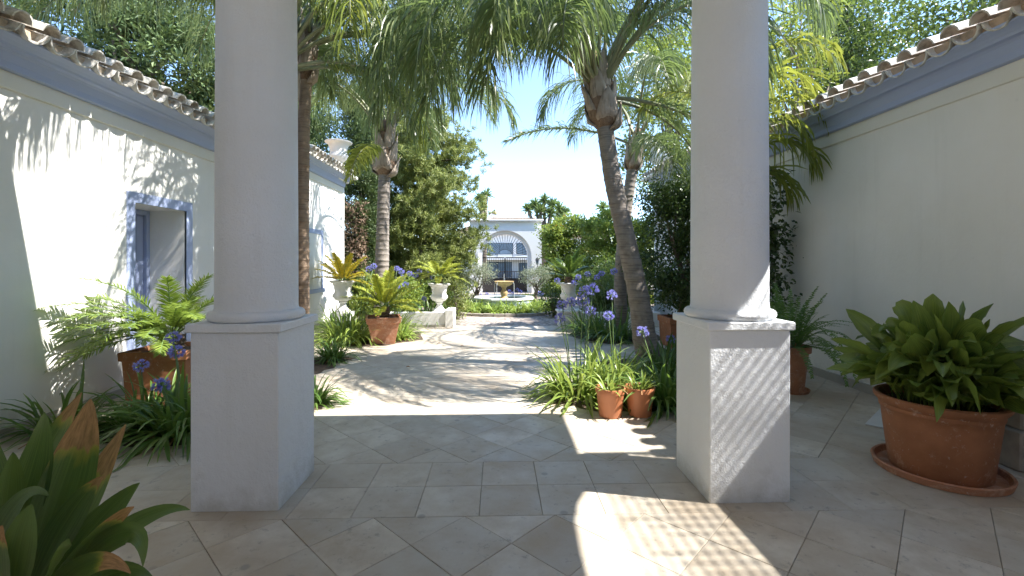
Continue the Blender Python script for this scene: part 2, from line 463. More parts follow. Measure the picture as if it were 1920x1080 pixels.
def thing(name, label, cat, loc=(0, 0, 0), rz=0, group=None):
    o = bpy.data.objects.new(name, None); COL.objects.link(o)
    o.empty_display_size = 0.2
    o.location = loc; o.rotation_euler = (0, 0, rz)
    return tag(o, label, cat, group)
def sharp(o, ang=35):
    me = o.data
    me.polygons.foreach_set('use_smooth', np.ones(len(me.polygons), bool))
    me.set_sharp_from_angle(angle=R(ang))
    return o

# ================================================================== SETTING
XL, XR = -4.42, 4.42
g = MB(); g.add([(-400, -60, -0.07), (400, -60, -0.07), (400, 800, -0.07), (-400, 800, -0.07)], [(0, 1, 2, 3)])
g.build('ground', EARTH, kind='structure')
paving = MB().box(XL, XR, -3.2, 11.3, -0.05, -0.016).build('paving', GROUT, kind='structure')
gv = MB().box(-16, 16, 11.302, 31, -0.05, -0.012).build('pebble_drive', GRAVEL, kind='structure')

def clip(poly, x0, x1, y0, y1):
    for ax, lim, sg in ((0, x0, 1), (0, x1, -1), (1, y0, 1), (1, y1, -1)):
        out = []
        for i in range(len(poly)):
            a, b = poly[i], poly[(i + 1) % len(poly)]
            da, db = sg * (a[ax] - lim), sg * (b[ax] - lim)
            if da >= 0: out.append(a)
            if da * db < 0:
                t = da / (da - db); out.append((a[0] + (b[0] - a[0]) * t, a[1] + (b[1] - a[1]) * t))
        poly = out
        if len(poly) < 3: return []
    return poly
def area(p): return 0.5 * abs(sum(p[i][0] * p[(i + 1) % len(p)][1] - p[(i + 1) % len(p)][0] * p[i][1] for i in range(len(p))))
def tile_geo(poly, gap=0.0013):
    # returns verts, faces of a tile polygon with chamfered rim around its own centre
    c = np.mean(poly, 0); n = len(poly)
    A = np.array(poly) - c
    def inset(e):
        out = []
        for i in range(n):
            p0, p1, p2 = A[i - 1], A[i], A[(i + 1) % n]
            e1 = (p1 - p0) / (np.linalg.norm(p1 - p0) + 1e-9); e2 = (p2 - p1) / (np.linalg.norm(p2 - p1) + 1e-9)
            n1 = np.array((-e1[1], e1[0])); n2 = np.array((-e2[1], e2[0]))
            m = n1 + n2; m = m / max(0.35, m @ m) * 2 * 0.5 * 2
            out.append(p1 + m * e * 1.0)
        return out
    r0 = [(*q, -0.03) for q in inset(gap)]; r1 = [(*q, -0.0025) for q in inset(gap)]; r2 = [(*q, 0.0) for q in inset(gap + 0.0025)]
    f = [tuple(range(2 * n, 3 * n))]
    for k in (0, 1):
        f += [(k * n + i, k * n + (i + 1) % n, k * n + n + (i + 1) % n, k * n + n + i) for i in range(n)]
    return c, r0 + r1 + r2, f
S = 0.392
tiles = []
YA, YB, YC = 2.797, 3.180, 3.556
for y0, y1 in ((YA, YB), (YB, YC)):
    k = 0; x = 0.0 - S * 12 - 0.12
    while x < XR + S:
        q = clip([(x, y0), (x + S, y0), (x + S, y1), (x, y1)], XL, XR, -3.2, 11.3)
        if q and area(q) > 0.004: tiles.append((q, len(q) == 4 and abs(area(q) - S * (y1 - y0)) < 1e-4 and ('o', round(y1 - y0, 3))))
        x += S
Dg = S * math.sqrt(2)
for zone, (y0, y1, xs, ys) in enumerate(((-3.2, YA, 0.07, YA), (YC, 11.3, 0.05, YC))):
    for i in range(-30, 30):
        for j in range(-30, 50):
            cx = xs + (i + (j % 2) * 0.5) * Dg; cyy = ys + j * Dg / 2
            q0 = [(cx + Dg / 2, cyy), (cx, cyy + Dg / 2), (cx - Dg / 2, cyy), (cx, cyy - Dg / 2)]
            q = clip(q0, XL, XR, y0, y1)
            if q and area(q) > 0.003: tiles.append((q, abs(area(q) - S * S) < 1e-4 and ('d', 0)))
def seen(p):
    c = np.mean(p, 0)
    if c[1] < 1.7: return -1
    u = (c[0] / c[1] - math.tan(YAW)) * F
    v = H / c[1] * F
    if abs(u) > 1010 or v > 640: return -1
    return 1 / c[1]
tiles.sort(key=lambda t: -seen(t[0]))
shared = {}
rest = MB()
for k, (q, key) in enumerate(tiles):
    c, v, f = tile_geo(q)
    dz = random.uniform(-0.0012, 0.0008)
    if k < 298 and seen(q) > 0:
        if key and key in shared: me = shared[key]
        else:
            me = MB().add(v, f).mesh('tile'); me.materials.append(TILE)
            if key: shared[key] = me
        ob('tile', me, paving, (c[0], c[1], dz))
    else:
        rest.add(np.array(v) + (c[0], c[1], dz), f)
rest.build('far_tiles', TILE, paving, kind='stuff')

# ------------------------------------------------------------------ columns
def column(x0, x1, y0, y1, label):
    cx, cyy = (x0 + x1) / 2, (y0 + y1) / 2
    t = thing('column', label, 'column', (cx, cyy, 0), group='loggia columns')
    h = (x1 - x0) / 2; hy = (y1 - y0) / 2
    MB().bev(-h, h, -hy, hy, -0.004, 1.118, 0.006).build('pedestal', COLM, t)
    MB().bev(-h - 0.022, h + 0.022, -hy - 0.022, hy + 0.022, 1.118, 1.172, 0.006).build('cap', COLM, t)
    prof = [(0.285, 1.172)]
    for k in range(9):
        a = -math.pi / 2 + math.pi * k / 8
        prof.append((0.268 + 0.030 * math.cos(a), 1.205 + 0.032 * math.sin(a)))
    prof += [(0.258, 1.240), (0.258, 1.243)]
    sharp(MB().lathe(prof, 64).build('base_moulding', COLM, t), 50)
    prof = [(0.257, 1.243), (0.2535, 1.262), (0.2525, 1.30)] + [(0.2525 - 0.012 * (k / 8) ** 1.5, 1.3 + 2.52 * k / 8) for k in range(1, 9)]
    sharp(MB().lathe(prof, 64).build('shaft', COLM, t), 50)
    MB().bev(-0.30, 0.30, -0.30, 0.30, 3.82, 3.9, 0.006).build('capital', COLM, t)
column(-1.922, -1.379, 2.893, 3.446, 'white stuccoed column on square pedestal, its camera side wholly in shade')
column(1.362, 1.893, 2.898, 3.452, 'white stuccoed column whose square pedestal catches striped sunlight')

# loggia above and behind the viewer: beam, slab, and an unseen rear wall added to cut light from behind
lg = thing('loggia', 'white loggia roof carried by the two columns', 'building', (0, 3.17, 0))
def lpart(name, mb, mat): return mb.build(name, mat, lg, loc=(0, -3.17, 0))
lpart('beam', MB().box(-4.9, 3.55, 2.93, 3.43, 3.902, 4.12), WALL)
lpart('roof_slab', MB().prism([(-5.2, -2.3), (3.61, -2.3), (3.61, 1.7), (3.63, 2.0), (3.68, 2.2), (3.78, 2.4), (3.82, 2.6), (3.82, 3.93), (-5.2, 3.93)], 'z', 4.122, 4.30), WALL)
lpart('added_rear_wall', MB().box(-4.9, 4.9, -3.5, -3.22, -0.04, 3.95), REAR)
tr = thing('trellis', 'fine wooden lattice on posts above the tiled right eave', 'trellis', (5.16, 1.55, 5.2))
for k in range(12):
    hw_ = 0.006 + 0.0009 * k
    MB().box(-hw_, hw_, -1.5, 1.2, 0.0, 0.02).build('slat', WOOD, tr, loc=(-0.42 + k * 0.074, 0, 0))
for k in range(33): MB().box(-0.40 + 0.06 * (k * 5 % 7), 0.45, -0.0065, 0.0065, 0.021, 0.035).build('cross_slat', WOOD, tr, loc=(0, -1.48 + k * 0.083, 0))
for yy in (-1.52, 1.22):
    MB().box(-0.47, 0.47, yy - 0.02, yy + 0.02, -0.03, 0.03).build('rail', WOOD, tr)
    for xx in (-0.44, 0.44): MB().box(xx - 0.025, xx + 0.025, yy - 0.05, yy - 0.021, -1.45, -0.03).build('post', WOOD, tr)

# ------------------------------------------------------------------ side buildings
def half_pipe(r, length, th, up=True, n=8, taper=0.9):
    mb = MB(); v = []; f = []
    for e, sc_ in ((0, 1.0), (1, taper)):
        for rr in (r, r - th):
            for i in range(n + 1):
                a = math.pi * i / n
                z = math.sin(a) * rr * sc_ * (1 if up else -1)
                v.append((e * length, math.cos(a) * rr * sc_, z))
    m = n + 1
    for i in range(n):
        f += [(i, i + 1, 2 * m + i + 1, 2 * m + i), (m + i + 1, m + i, 3 * m + i, 3 * m + i + 1), (i, m + i, m + i + 1, i + 1), (2 * m + i, 2 * m + i + 1, 3 * m + i + 1, 3 * m + i)]
    f += [(0, 2 * m, 3 * m, m), (n, m + n, 3 * m + n, 2 * m + n)]
    me = mb.add(v, f).mesh('tile', smooth=True); me.set_sharp_from_angle(angle=R(40))
    return me
def two(me, mat):
    m2 = me.copy(); m2.materials.append(mat); return m2
_cov, _cha = half_pipe(0.088, 0.42, 0.014, True), half_pipe(0.119, 0.42, 0.014, False)
COVW, COVT, CHAW, CHAT = two(_cov, ROOFW), two(_cov, ROOFT), two(_cha, ROOFW), two(_cha, ROOFT)
PITCH = R(17)
def eaves(bld, sg, Xw, y0, y1, zb, rows, sp=0.24, oh=0.37, full=None, hip=True):
    """frieze, blue cornice and tiled roof of a wall at x=Xw; sg = direction out of the wall"""
    def pr(pts): return [(Xw + sg * o, z) for o, z in pts]
    loc = tuple(-c for c in bld.location)
    MB().prism(pr([(-0.05, zb - 0.38), (0.018, zb - 0.38), (0.026, zb - 0.372), (0.026, zb - 0.225), (-0.05, zb - 0.225)]), 'y', y0, y1).build('frieze', FRIEZE, bld, loc=loc)
    c = MB().prism(pr([(-0.05, zb - 0.223), (0.055, zb - 0.223), (0.075, zb - 0.215), (0.085, zb - 0.16), (0.12, zb - 0.09), (0.14, zb - 0.07), (0.19, zb - 0.066), (0.20, zb - 0.045), (0.23, zb - 0.02), (0.28, zb + 0.01), (0.28, zb + 0.03), (-0.05, zb + 0.03)]), 'y', y0 - 0.002, y1 + 0.002).build('cornice', BLUE, bld, loc=loc)
    # roof deck
    dx = 3.2; z0 = zb + 0.036
    rf = MB().prism(pr([(0.265, z0), (0.265, z0 + 0.075), (0.265 - dx, z0 + 0.075 + dx * math.tan(PITCH)), (0.265 - dx, z0)]), 'y', y0, y1).build('roof', ROOFT, bld, loc=loc)
    ny = int((y1 - y0) / sp)
    rz = math.pi if sg > 0 else 0
    for r_ in range(rows):
        for k in range(ny):
            y = y0 + (k + 0.5) * sp
            if full and not (full[0] < y < full[1]): continue
            o = oh - r_ * 0.36 * math.cos(PITCH)
            z = zb + 0.10 + (r_ * 0.36) * math.sin(PITCH) + 0.012 * r_ / (r_ + 1)
            jit = random.uniform(-0.012, 0.012)
            rot = (0, -PITCH + R(random.uniform(-1.5, 1.5)), rz + R(random.uniform(-2, 2)))
            me = (CHAW if r_ == 0 else CHAT); mc = (COVW if r_ == 0 else COVT)
            x = Xw + sg * (o + jit)
            ob('tile', me, rf, (x, y, z), rot)
            ob('tile', mc, rf, (x + sg * 0.005, y + sp / 2, z + 0.022), rot)
    return rf

# left building
lb = thing('garden_house', 'long white side building with recessed blue door and blue cornice', 'building', (XL - 1.5, 4, 0))
LL = tuple(-c for c in lb.location)
m = MB()
D0, D1, DZ = 5.66, 6.57, 2.29
m.box(XL - 0.53, XL, -3.2, D0, -0.02, 3.32).box(XL - 0.53, XL, D1, 9.3, -0.02, 3.32).box(XL - 0.53, XL, D0, D1, DZ, 3.32)
m.box(-9.5, XL - 0.62, -3.2, 9.3, -0.02, 3.5)
m.build('wall', WALL, lb, loc=LL)
eaves(lb, 1, XL, -3.2, 9.3, 3.495, 4, full=(3.3, 9.3))
MB().bev(XL - 0.02, XL + 0.022, -3.2, D0 - 0.13, -0.01, 0.085, 0.004).bev(XL - 0.02, XL + 0.022, D1 + 0.13, 9.3, -0.01, 0.085, 0.004).build('skirting', PLINTH, lb, loc=LL)
fw = 0.125
MB().box(XL - 0.02, XL + 0.008, D0 - fw, D0, 0, DZ + fw).box(XL - 0.02, XL + 0.008, D1, D1 + fw, 0, DZ + fw).box(XL - 0.02, XL + 0.0085, D0, D1, DZ, DZ + fw).build('door_surround', BLUE, lb, loc=LL)
door = MB().box(XL - 0.60, XL - 0.555, D0 + 0.002, D1 - 0.002, -0.01, DZ - 0.002).build('door', BLUE, lb, loc=LL)
for k in range(6):
    y = D0 + 0.075 + k * 0.128
    MB().bev(XL - 0.554, XL - 0.535, y, y + 0.120, 0.08, DZ - 0.09, 0.005).build('plank', BLUE, door)
MB().box(XL - 0.553, XL - 0.50, D1 - 0.062, D1 - 0.003, 0, DZ - 0.003).box(XL - 0.553, XL - 0.50, D0 + 0.003, D0 + 0.062, 0, DZ - 0.003).box(XL - 0.553, XL - 0.502, D0 + 0.063, D1 - 0.063, DZ - 0.07, DZ - 0.004).build('frame', BLUE, door)
MB().lathe([(0.012, 0), (0.022, 0.02), (0.022, 0.03), (0.008, 0.036)], 12).build('handle', IRON, door, smooth=True).location = (XL - 0.53, D0 + 0.15, 1.08)

# right building
rb = thing('garden_house', 'long white side building with blank shaded wall and blue cornice', 'building', (XR + 1.5, 4, 0))
RL = tuple(-c for c in rb.location)
MB().box(XR, 9.5, -3.2, 9.3, -0.02, 3.32).build('wall', WALL, rb, loc=RL)
eaves(rb, -1, XR, -3.2, 9.3, 3.495, 3, full=(2.6, 9.3), oh=0.33)
MB().bev(XR - 0.024, XR + 0.02, -3.2, 9.3, -0.01, 0.105, 0.004).build('skirting', PLINTH, rb, loc=RL)

def urn(parent_loc, label, s=1.0, grp='white garden urns', parts=True):
    t = thing('urn', label, 'urn', parent_loc, group=grp)
    prof = [(0.15, 0), (0.15, 0.035), (0.125, 0.05), (0.085, 0.10), (0.06, 0.15), (0.058, 0.18), (0.085, 0.20), (0.09, 0.215), (0.075, 0.23)]
    sharp(MB().lathe([(r * s, z * s) for r, z in prof], 24).build('foot', WHITE, t), 45)
    prof = [(0.075, 0.23), (0.15, 0.26), (0.19, 0.32), (0.195, 0.36), (0.165, 0.40), (0.162, 0.44), (0.18, 0.54), (0.205, 0.60), (0.26, 0.625), (0.265, 0.645), (0.235, 0.655), (0.20, 0.64), (0.17, 0.58)]
    sharp(MB().lathe([(r * s, z * s) for r, z in prof], 24, mod=lambda a, k: 1 + (0.035 * abs(math.sin(5 * a)) if 1 <= k <= 4 else 0)).build('bowl', WHITE, t), 45)
    return t

def far_house(sg, X, y0, y1, label, win):
    b = thing('pavilion', label, 'building', (X - sg * 1.5, (y0 + y1) / 2, 0))
    loc = tuple(-c for c in b.location)
    zb = 3.86
    m = MB().box(min(X, X - sg * 4), max(X, X - sg * 4), y0, y1, -0.02, zb - 0.2)
    m.build('wall', WALL, b, loc=loc)
    eaves(b, sg, X, y0, y1 - 0.1, zb, 1, sp=0.2, oh=0.36)
    MB().box(min(X + sg * 0.018, X - 0.02), max(X + sg * 0.018, X + 0.02), y1 - 0.22, y1 + 0.0, 0, zb - 0.22).build('corner_pilaster', WHITE, b, loc=loc)
    xs = sorted((X + sg * 0.15, X - sg * 0.65))
    MB().bev(xs[0], xs[1], y1 - 0.75, y1 + 0.05, zb - 0.1, zb + 0.03, 0.02).build('roof_block', WHITE, b, loc=loc)
    xs = sorted((X + sg * 0.34, X - sg * 0.75))
    MB().bev(xs[0], xs[1], y1 - 0.85, y1 + 0.2, zb + 0.032, zb + 0.12, 0.02).build('coping', WHITE, b, loc=loc)
    if win:
        y = win
        x0, x1 = sorted((X - sg * 0.02, X + sg * 0.015)); xx = sorted((X - sg * 0.01, X + sg * 0.03))
        fr = MB().box(x0, x1, y - 0.1, y, 0.95, 2.35).box(x0, x1, y + 0.8, y + 0.9, 0.95, 2.35).box(x0, x1, y, y + 0.8, 2.25, 2.35).build('window', BLUE, b, loc=loc)
        MB().bev(*sorted((X - sg * 0.02, X + sg * 0.07)), y - 0.13, y + 0.93, 0.86, 0.948, 0.006).build('sill', BLUE, fr)
        MB().box(*sorted((X - sg * 0.01, X + sg * 0.006)), y + 0.001, y + 0.799, 0.95, 2.249).build('shutter', WHITE, fr)
    MB().bev(*sorted((X - sg * 0.02, X + sg * 0.02)), y0, y1, -0.01, 0.12, 0.004).build('skirting', PLINTH, b, loc=loc)
    urn((X - sg * 0.05, y1 - 0.25, zb + 0.118), 'white stone urn on the roof corner of ' + ('the sunlit left pavilion' if sg > 0 else 'the pavilion behind the leaning palm'), 1.35, 'rooftop urns')
far_house(1, -4.30, 9.6, 12.75, 'white pavilion with blue cornice and blue-framed window behind the palm trunks', 10.35)
far_house(-1, 4.42, 9.6, 12.75, 'white pavilion with blue cornice half hidden by the dark ficus', None)

# ------------------------------------------------------------------ arched gateway, house behind
Yg = 24.0
def zx(px, py, Y): return P(px, py, Y)
gx0, gx1 = P(880, 413, Yg).x, P(1016, 413, Yg).x
acx = (P(907, 480, Yg).x + P(987, 480, Yg).x) / 2; ar = (P(987, 480, Yg).x - P(907, 480, Yg).x) / 2
spring = P(950, 482, Yg).z
gtop = P(950, 414, Yg).z
gw = thing('gateway', 'white gateway wall with round arch behind the fountain', 'gateway', (acx, Yg, 0))
m = MB()
th = 0.55
def arch_block(m, x0, x1, cx, r, sp_, top, y0, y1, n=20):
    m.box(x0, cx - r, y0, y1, -0.06, top); m.box(cx + r, x1, y0, y1, -0.06, top)
    pts = [(cx - r * math.cos(math.pi * i / n), sp_ + r * math.sin(math.pi * i / n)) for i in range(n + 1)]
    v = []; f = []
    for y in (y0, y1):
        v += [(a, y, b) for a, b in pts] + [(a, y, top) for a, b in pts]
    q = n + 1
    for i in range(n):
        f += [(i, i + 1, q + i + 1, q + i), (2 * q + i, 3 * q + i, 3 * q + i + 1, 2 * q + i + 1), (i, 2 * q + i, 2 * q + i + 1, i + 1), (q + i, q + i + 1, 3 * q + i + 1, 3 * q + i)]
    m.add(v, f)
arch_block(m, gx0 - acx, gx1 - acx, 0, ar + 0.10, spring, gtop, 0.25, 0.25 + th)
m.build('wall', FARWHITE, gw)
m = MB(); arch_block(m, -ar - 0.42, ar + 0.42, 0, ar, spring, spring + ar + 0.42, 0.0, 0.248)
m2 = MB(); arch_block(m2, gx0 - acx + 0.003, gx1 - acx - 0.003, 0, ar + 0.28, spring, gtop - 0.35, 0.05, 0.247)
m2.build('archivolt', FARWHITE, gw)
MB().bev(gx0 - acx - 0.08, gx1 - acx + 0.08, -0.05, 0.9, gtop, gtop + 0.09, 0.02).build('coping', FARWHITE, gw)
gt = thing('iron_gate', 'black iron gate with radiating fan bars filling the arch', 'gate', (acx, Yg + 0.45, 0))
for sg in (-1, 1):
    a, b = sorted((sg * 0.015, sg * (ar + 0.08)))
    leaf = MB().box(a, b, -0.02, 0.02, spring - 0.06, spring).box(a, b, -0.02, 0.02, 0.70, 0.76).box(a, b, -0.02, 0.02, 0.02, 0.08).box(min(sg * 0.015, sg * 0.06), max(sg * 0.015, sg * 0.06), -0.02, 0.02, 0.02, spring).build('gate_leaf', IRON, gt)
    for k in range(9):
        x = sg * (0.14 + k * (ar - 0.1) / 9)
        MB().box(x - 0.011, x + 0.011, -0.011, 0.011, 0.76, spring - 0.05).build('bar', IRON, leaf)
    MB().box(a + 0.01, b - 0.01, -0.008, 0.008, 0.08, 0.70).build('kick_panel', DARKPANEL, leaf)
MB().tube([(0.42 * math.cos(math.pi * k / 16), 0, spring + 0.42 * math.sin(math.pi * k / 16)) for k in range(17)], 0.012, 5).build('fan_arc', IRON, gt)
for k in range(1, 24):
    a = math.pi * k / 24
    MB().tube([(0.42 * math.cos(a), 0, spring + 0.42 * math.sin(a)), ((ar + 0.09) * math.cos(a), 0, spring + (ar + 0.09) * math.sin(a))], 0.012, 5).build('fan_bar', IRON, gt)
def lantern(px, label):
    p = P(px, 492, Yg + 0.05)
    t = thing('wall_lantern', label, 'lantern', (p.x, Yg + 0.04, p.z), group='gateway lanterns')
    MB().tube([(0, 0.0, -0.25), (0, -0.12, -0.3), (0, -0.16, -0.2), (0, -0.16, -0.12)], 0.018, 6).build('bracket', IRON, t)
    MB().lathe([(0.06, -0.12), (0.10, 0.12)], 6, (0, -0.16, 0)).build('glass', GLASS, t)
    MB().lathe([(0.13, 0.12), (0.06, 0.20), (0.02, 0.22), (0.02, 0.27)], 6, (0, -0.16, 0)).build('lid', IRON, t)
lantern(888, 'black wall lantern on the gateway pier by the pine')
lantern(1007, 'black wall lantern on the gateway pier by the flowering hedge')

Yh = 45.0
hs = thing('villa', 'white two-storey villa seen through the arched gate', 'building', (P(945, 480, Yh).x, Yh, 0))
hx = hs.location.x
def hz(py): return P(945, py, Yh).z
def hxx(px): return P(px, 480, Yh).x - hx
def hq(nm, px0, px1, py0, py1, d0, d1, mat, par=hs): return MB().box(hxx(px0), hxx(px1), d0, d1, max(hz(py1), -0.06), hz(py0)).build(nm, mat, par)
hq('wall', 850, 1060, 438, 540, 0.0, 6, FARWHITE)
for a, b, c, d in ((912, 962, 456, 477), (968, 992, 456, 477), (905, 960, 491, 520), (973, 992, 493, 520)):
    wv = hq('window', a, b, c, d, -0.06, 0.02, IRON)
    mid = (a + b) / 2
    hq('pane', a + 0.8, mid - 0.4, c + 0.8, d - 0.6, -0.075, -0.061, GLASS, wv); hq('pane', mid + 0.4, b - 0.8, c + 0.8, d - 0.6, -0.075, -0.061, GLASS, wv)
hq('balcony_slab', 890, 1000, 480, 487, -1.2, -0.08, FARWHITE)
rl = hq('railing', 880, 1005, 508, 509.6, -1.16, -1.08, WOOD)
for k in range(40): MB().box(-0.025, 0.025, -1.14, -1.1, 0.02, hz(509.7)).build('baluster', WOOD, rl, loc=(hxx(882) + k * 0.16, 0, 0))
hr = MB().prism([(hxx(845), hz(438) + 0.02), (hxx(1065), hz(438) + 0.02), (hxx(1000), hz(409)), (hxx(925), hz(409))], 'y', -0.6, 6.5).build('roof', ROOFT, hs)
for k in range(40):
    f_ = (k + 0.5) / 40; xb = hxx(845) + f_ * (hxx(1065) - hxx(845)); xt = hxx(925) + f_ * (hxx(1000) - hxx(925))
    MB().tube([(xb, -0.62, hz(438) + 0.05), (xt, -0.62 + 0.0, hz(409))], 0.05, 6).build('ridge_tile', ROOFT, hr)
def chimney(px, py, nm):
    p = P(px, py, Yh + 2)
    t = thing('chimney', nm, 'chimney', (p.x, Yh + 2, hz(409) - 0.7), group='villa chimneys')
    hgt = p.z - t.location.z
    MB().box(-0.45, 0.45, -0.45, 0.45, 0, hgt - 0.5).build('stack', FARWHITE, t)
    for sx in (-1, 1):
        for sy in (-1, 1): MB().box(sx * 0.35 - 0.1, sx * 0.35 + 0.1, sy * 0.35 - 0.1, sy * 0.35 + 0.1, hgt - 0.5, hgt - 0.2).build('post', FARWHITE, t)
    MB().lathe([(0.75, hgt - 0.2), (0.7, hgt - 0.12), (0.1, hgt + 0.15)], 4).build('cap', ROOFT, t)
chimney(928, 398, 'white chimney with tiled cap above the gateway wall')
h2 = thing('villa', 'villa roof with brown tiles and chimney beyond the flowering hedge', 'building', (P(1075, 430, 40).x, 40, 0))
def h2p(nm, poly, y0, y1, mat): return MB().prism(poly, 'y', y0, y1).build(nm, mat, h2)
hw = 2.0; zt = P(1075, 423, 40).z; ze = P(1075, 446, 40).z
h2p('wall', [(-hw, -0.06), (hw + 1, -0.06), (hw + 1, ze), (-hw, ze)], 0, 4, FARWHITE)
r2 = h2p('roof', [(-hw - 0.3, ze + 0.01), (hw + 1.3, ze + 0.01), (0.9, zt), (-hw + 0.3, zt)], -0.4, 4.4, ROOFT)
for k in range(22):
    f_ = (k + 0.5) / 22
    MB().tube([(-hw - 0.3 + f_ * (2 * hw + 1.6), -0.42, ze + 0.03), (-hw + 0.3 + f_ * (0.6 + hw), -0.42, zt)], 0.06, 6).build('ridge_tile', ROOFT, r2)
MB().box(-0.1, 0.6, 1.5, 2.2, zt, zt + 0.45).build('chimney_stack', FARWHITE, h2); MB().lathe([(0.6, zt + 0.45), (0.1, zt + 0.8)], 4, (0.25, 1.85, 0)).build('chimney_cap', ROOFT, h2)

# ------------------------------------------------------------------ fountain
FC = Vector((P(945, 560, 15.4).x, 15.4, 0))
ft = thing('fountain', 'ochre scalloped fountain bowl on baluster in white octagonal basin', 'fountain', FC)
RB = 1.02
def octo(r): return [(r * math.cos(math.pi / 8 + k * math.pi / 4), r * math.sin(math.pi / 8 + k * math.pi / 4)) for k in range(8)]
def oct_ring(mb, r0, r1, z0, z1):
    a, b = octo(r0), octo(r1); v = [(*p, z) for z in (z0, z1) for q in (a, b) for p in q]; f = []
    for i in range(8):
        j = (i + 1) % 8
        f += [(8 + i, 8 + j, 24 + j, 24 + i), (i, 16 + i, 16 + j, j), (16 + i, 24 + i, 24 + j, 16 + j), (i, j, 8 + j, 8 + i)]
    return mb.add(v, f)
bs = oct_ring(MB(), RB - 0.16, RB, -0.05, 0.36).build('basin', BASIN, ft)
oct_ring(MB(), RB - 0.2, RB + 0.05, 0.362, 0.42).build('basin_rim', BASIN, ft)
o8 = octo(RB + 0.004)
for i in range(8):
    a, b = Vector(o8[i]), Vector(o8[(i + 1) % 8]); n_ = Vector((a.y - b.y, b.x - a.x)).normalized() * -1
    for k in range(5):
        for r_ in range(2):
            p = a.lerp(b, (k + 0.06) / 5); q = a.lerp(b, (k + 0.94) / 5)
            e = n_ * 0.006
            MB().add([(p.x, p.y, 0.02 + r_ * 0.165), (q.x, q.y, 0.02 + r_ * 0.165), (q.x, q.y, 0.17 + r_ * 0.165), (p.x, p.y, 0.17 + r_ * 0.165), (p.x + e.x, p.y + e.y, 0.025 + r_ * 0.165), (q.x + e.x, q.y + e.y, 0.025 + r_ * 0.165), (q.x + e.x, q.y + e.y, 0.165 + r_ * 0.165), (p.x + e.x, p.y + e.y, 0.165 + r_ * 0.165)], [(4, 5, 6, 7), (0, 1, 5, 4), (1, 2, 6, 5), (2, 3, 7, 6), (3, 0, 4, 7)]).build('glazed_tile', BASINTILE, bs)
MB().prism(octo(RB - 0.17), 'z', 0.2, 0.33).build('water', WATER, ft)
sharp(MB().lathe([(0.17, 0.0), (0.17, 0.36), (0.12, 0.40), (0.09, 0.44), (0.12, 0.52), (0.125, 0.58), (0.07, 0.66), (0.065, 0.72), (0.10, 0.75), (0.10, 0.77)], 20).build('stem', GOLD, ft), 40)
sharp(MB().lathe([(0.10, 0.77), (0.17, 0.79), (0.26, 0.85), (0.31, 0.92), (0.325, 0.945), (0.30, 0.955), (0.2, 0.90), (0.05, 0.86)], 72, mod=lambda a, k: 1 + (0.05 if 1 <= k <= 5 else 0) * abs(math.sin(9 * a))).build('bowl', GOLD, ft), 40)
MB().lathe([(0.28, 0.925), (0.02, 0.927)], 24).build('bowl_water', WATER, ft)
MB().tube([(0, 0, 0.86), (0, 0, 1.16), (0.008, 0, 1.2)], [0.012, 0.012, 0.018], 6).build('water_jet', JET, ft)
for a in (2.6, 0.4, 4.0):
    MB().tube([(0.33 * math.cos(a), 0.33 * math.sin(a), 0.94), (0.37 * math.cos(a), 0.37 * math.sin(a), 0.85), (0.38 * math.cos(a), 0.38 * math.sin(a), 0.33)], [0.012, 0.01, 0.012], 5).build('water_stream', JET, ft)
# ring bed
RBED = 1.98
kb = thing('bed_kerb', 'round grey kerb of the planted bed encircling the fountain', 'kerb', FC)
for k in range(40):
    a0 = 2 * math.pi * (k + 0.03) / 40; a1 = 2 * math.pi * (k + 0.97) / 40
    pts = []
    for r_ in (RBED, RBED + 0.17):
        for a in (a0, (a0 + a1) / 2, a1): pts.append((r_ * math.cos(a), r_ * math.sin(a)))
    poly = [pts[3], pts[4], pts[5], pts[2], pts[1], pts[0]]
    MB().prism(poly, 'z', -0.03, 0.07 + random.uniform(-0.006, 0.006)).build('kerb_stone', STONEB, kb)
MB().lathe([(RBED - 0.01, 0.03), (RB - 0.05, 0.05)], 48, FC, caps=False).build('bed_soil', SOIL, kind='structure')

# ================================================================== PLANTS
def arc(p0, d0, L, g, K, wob=0.0, r=None):
    """N ribbons growing from p0 along d0, bending down with g; returns pts (N,K,3), dirs"""
    r = r or rng
    p = p0.copy(); d = unit(d0.copy()); P_ = [p.copy()]; D_ = [d.copy()]
    st = (L / (K - 1))[:, None]
    for k in range(K - 1):
        p = p + d * st; P_.append(p.copy())
        d = d + np.array([0, 0, -1.0]) * (np.asarray(g)[..., None] if np.ndim(g) else g) / (K - 1)
        if wob: d = d + r.normal(0, wob, d.shape)
        d = unit(d); D_.append(d.copy())
    return np.stack(P_, 1), np.stack(D_, 1)

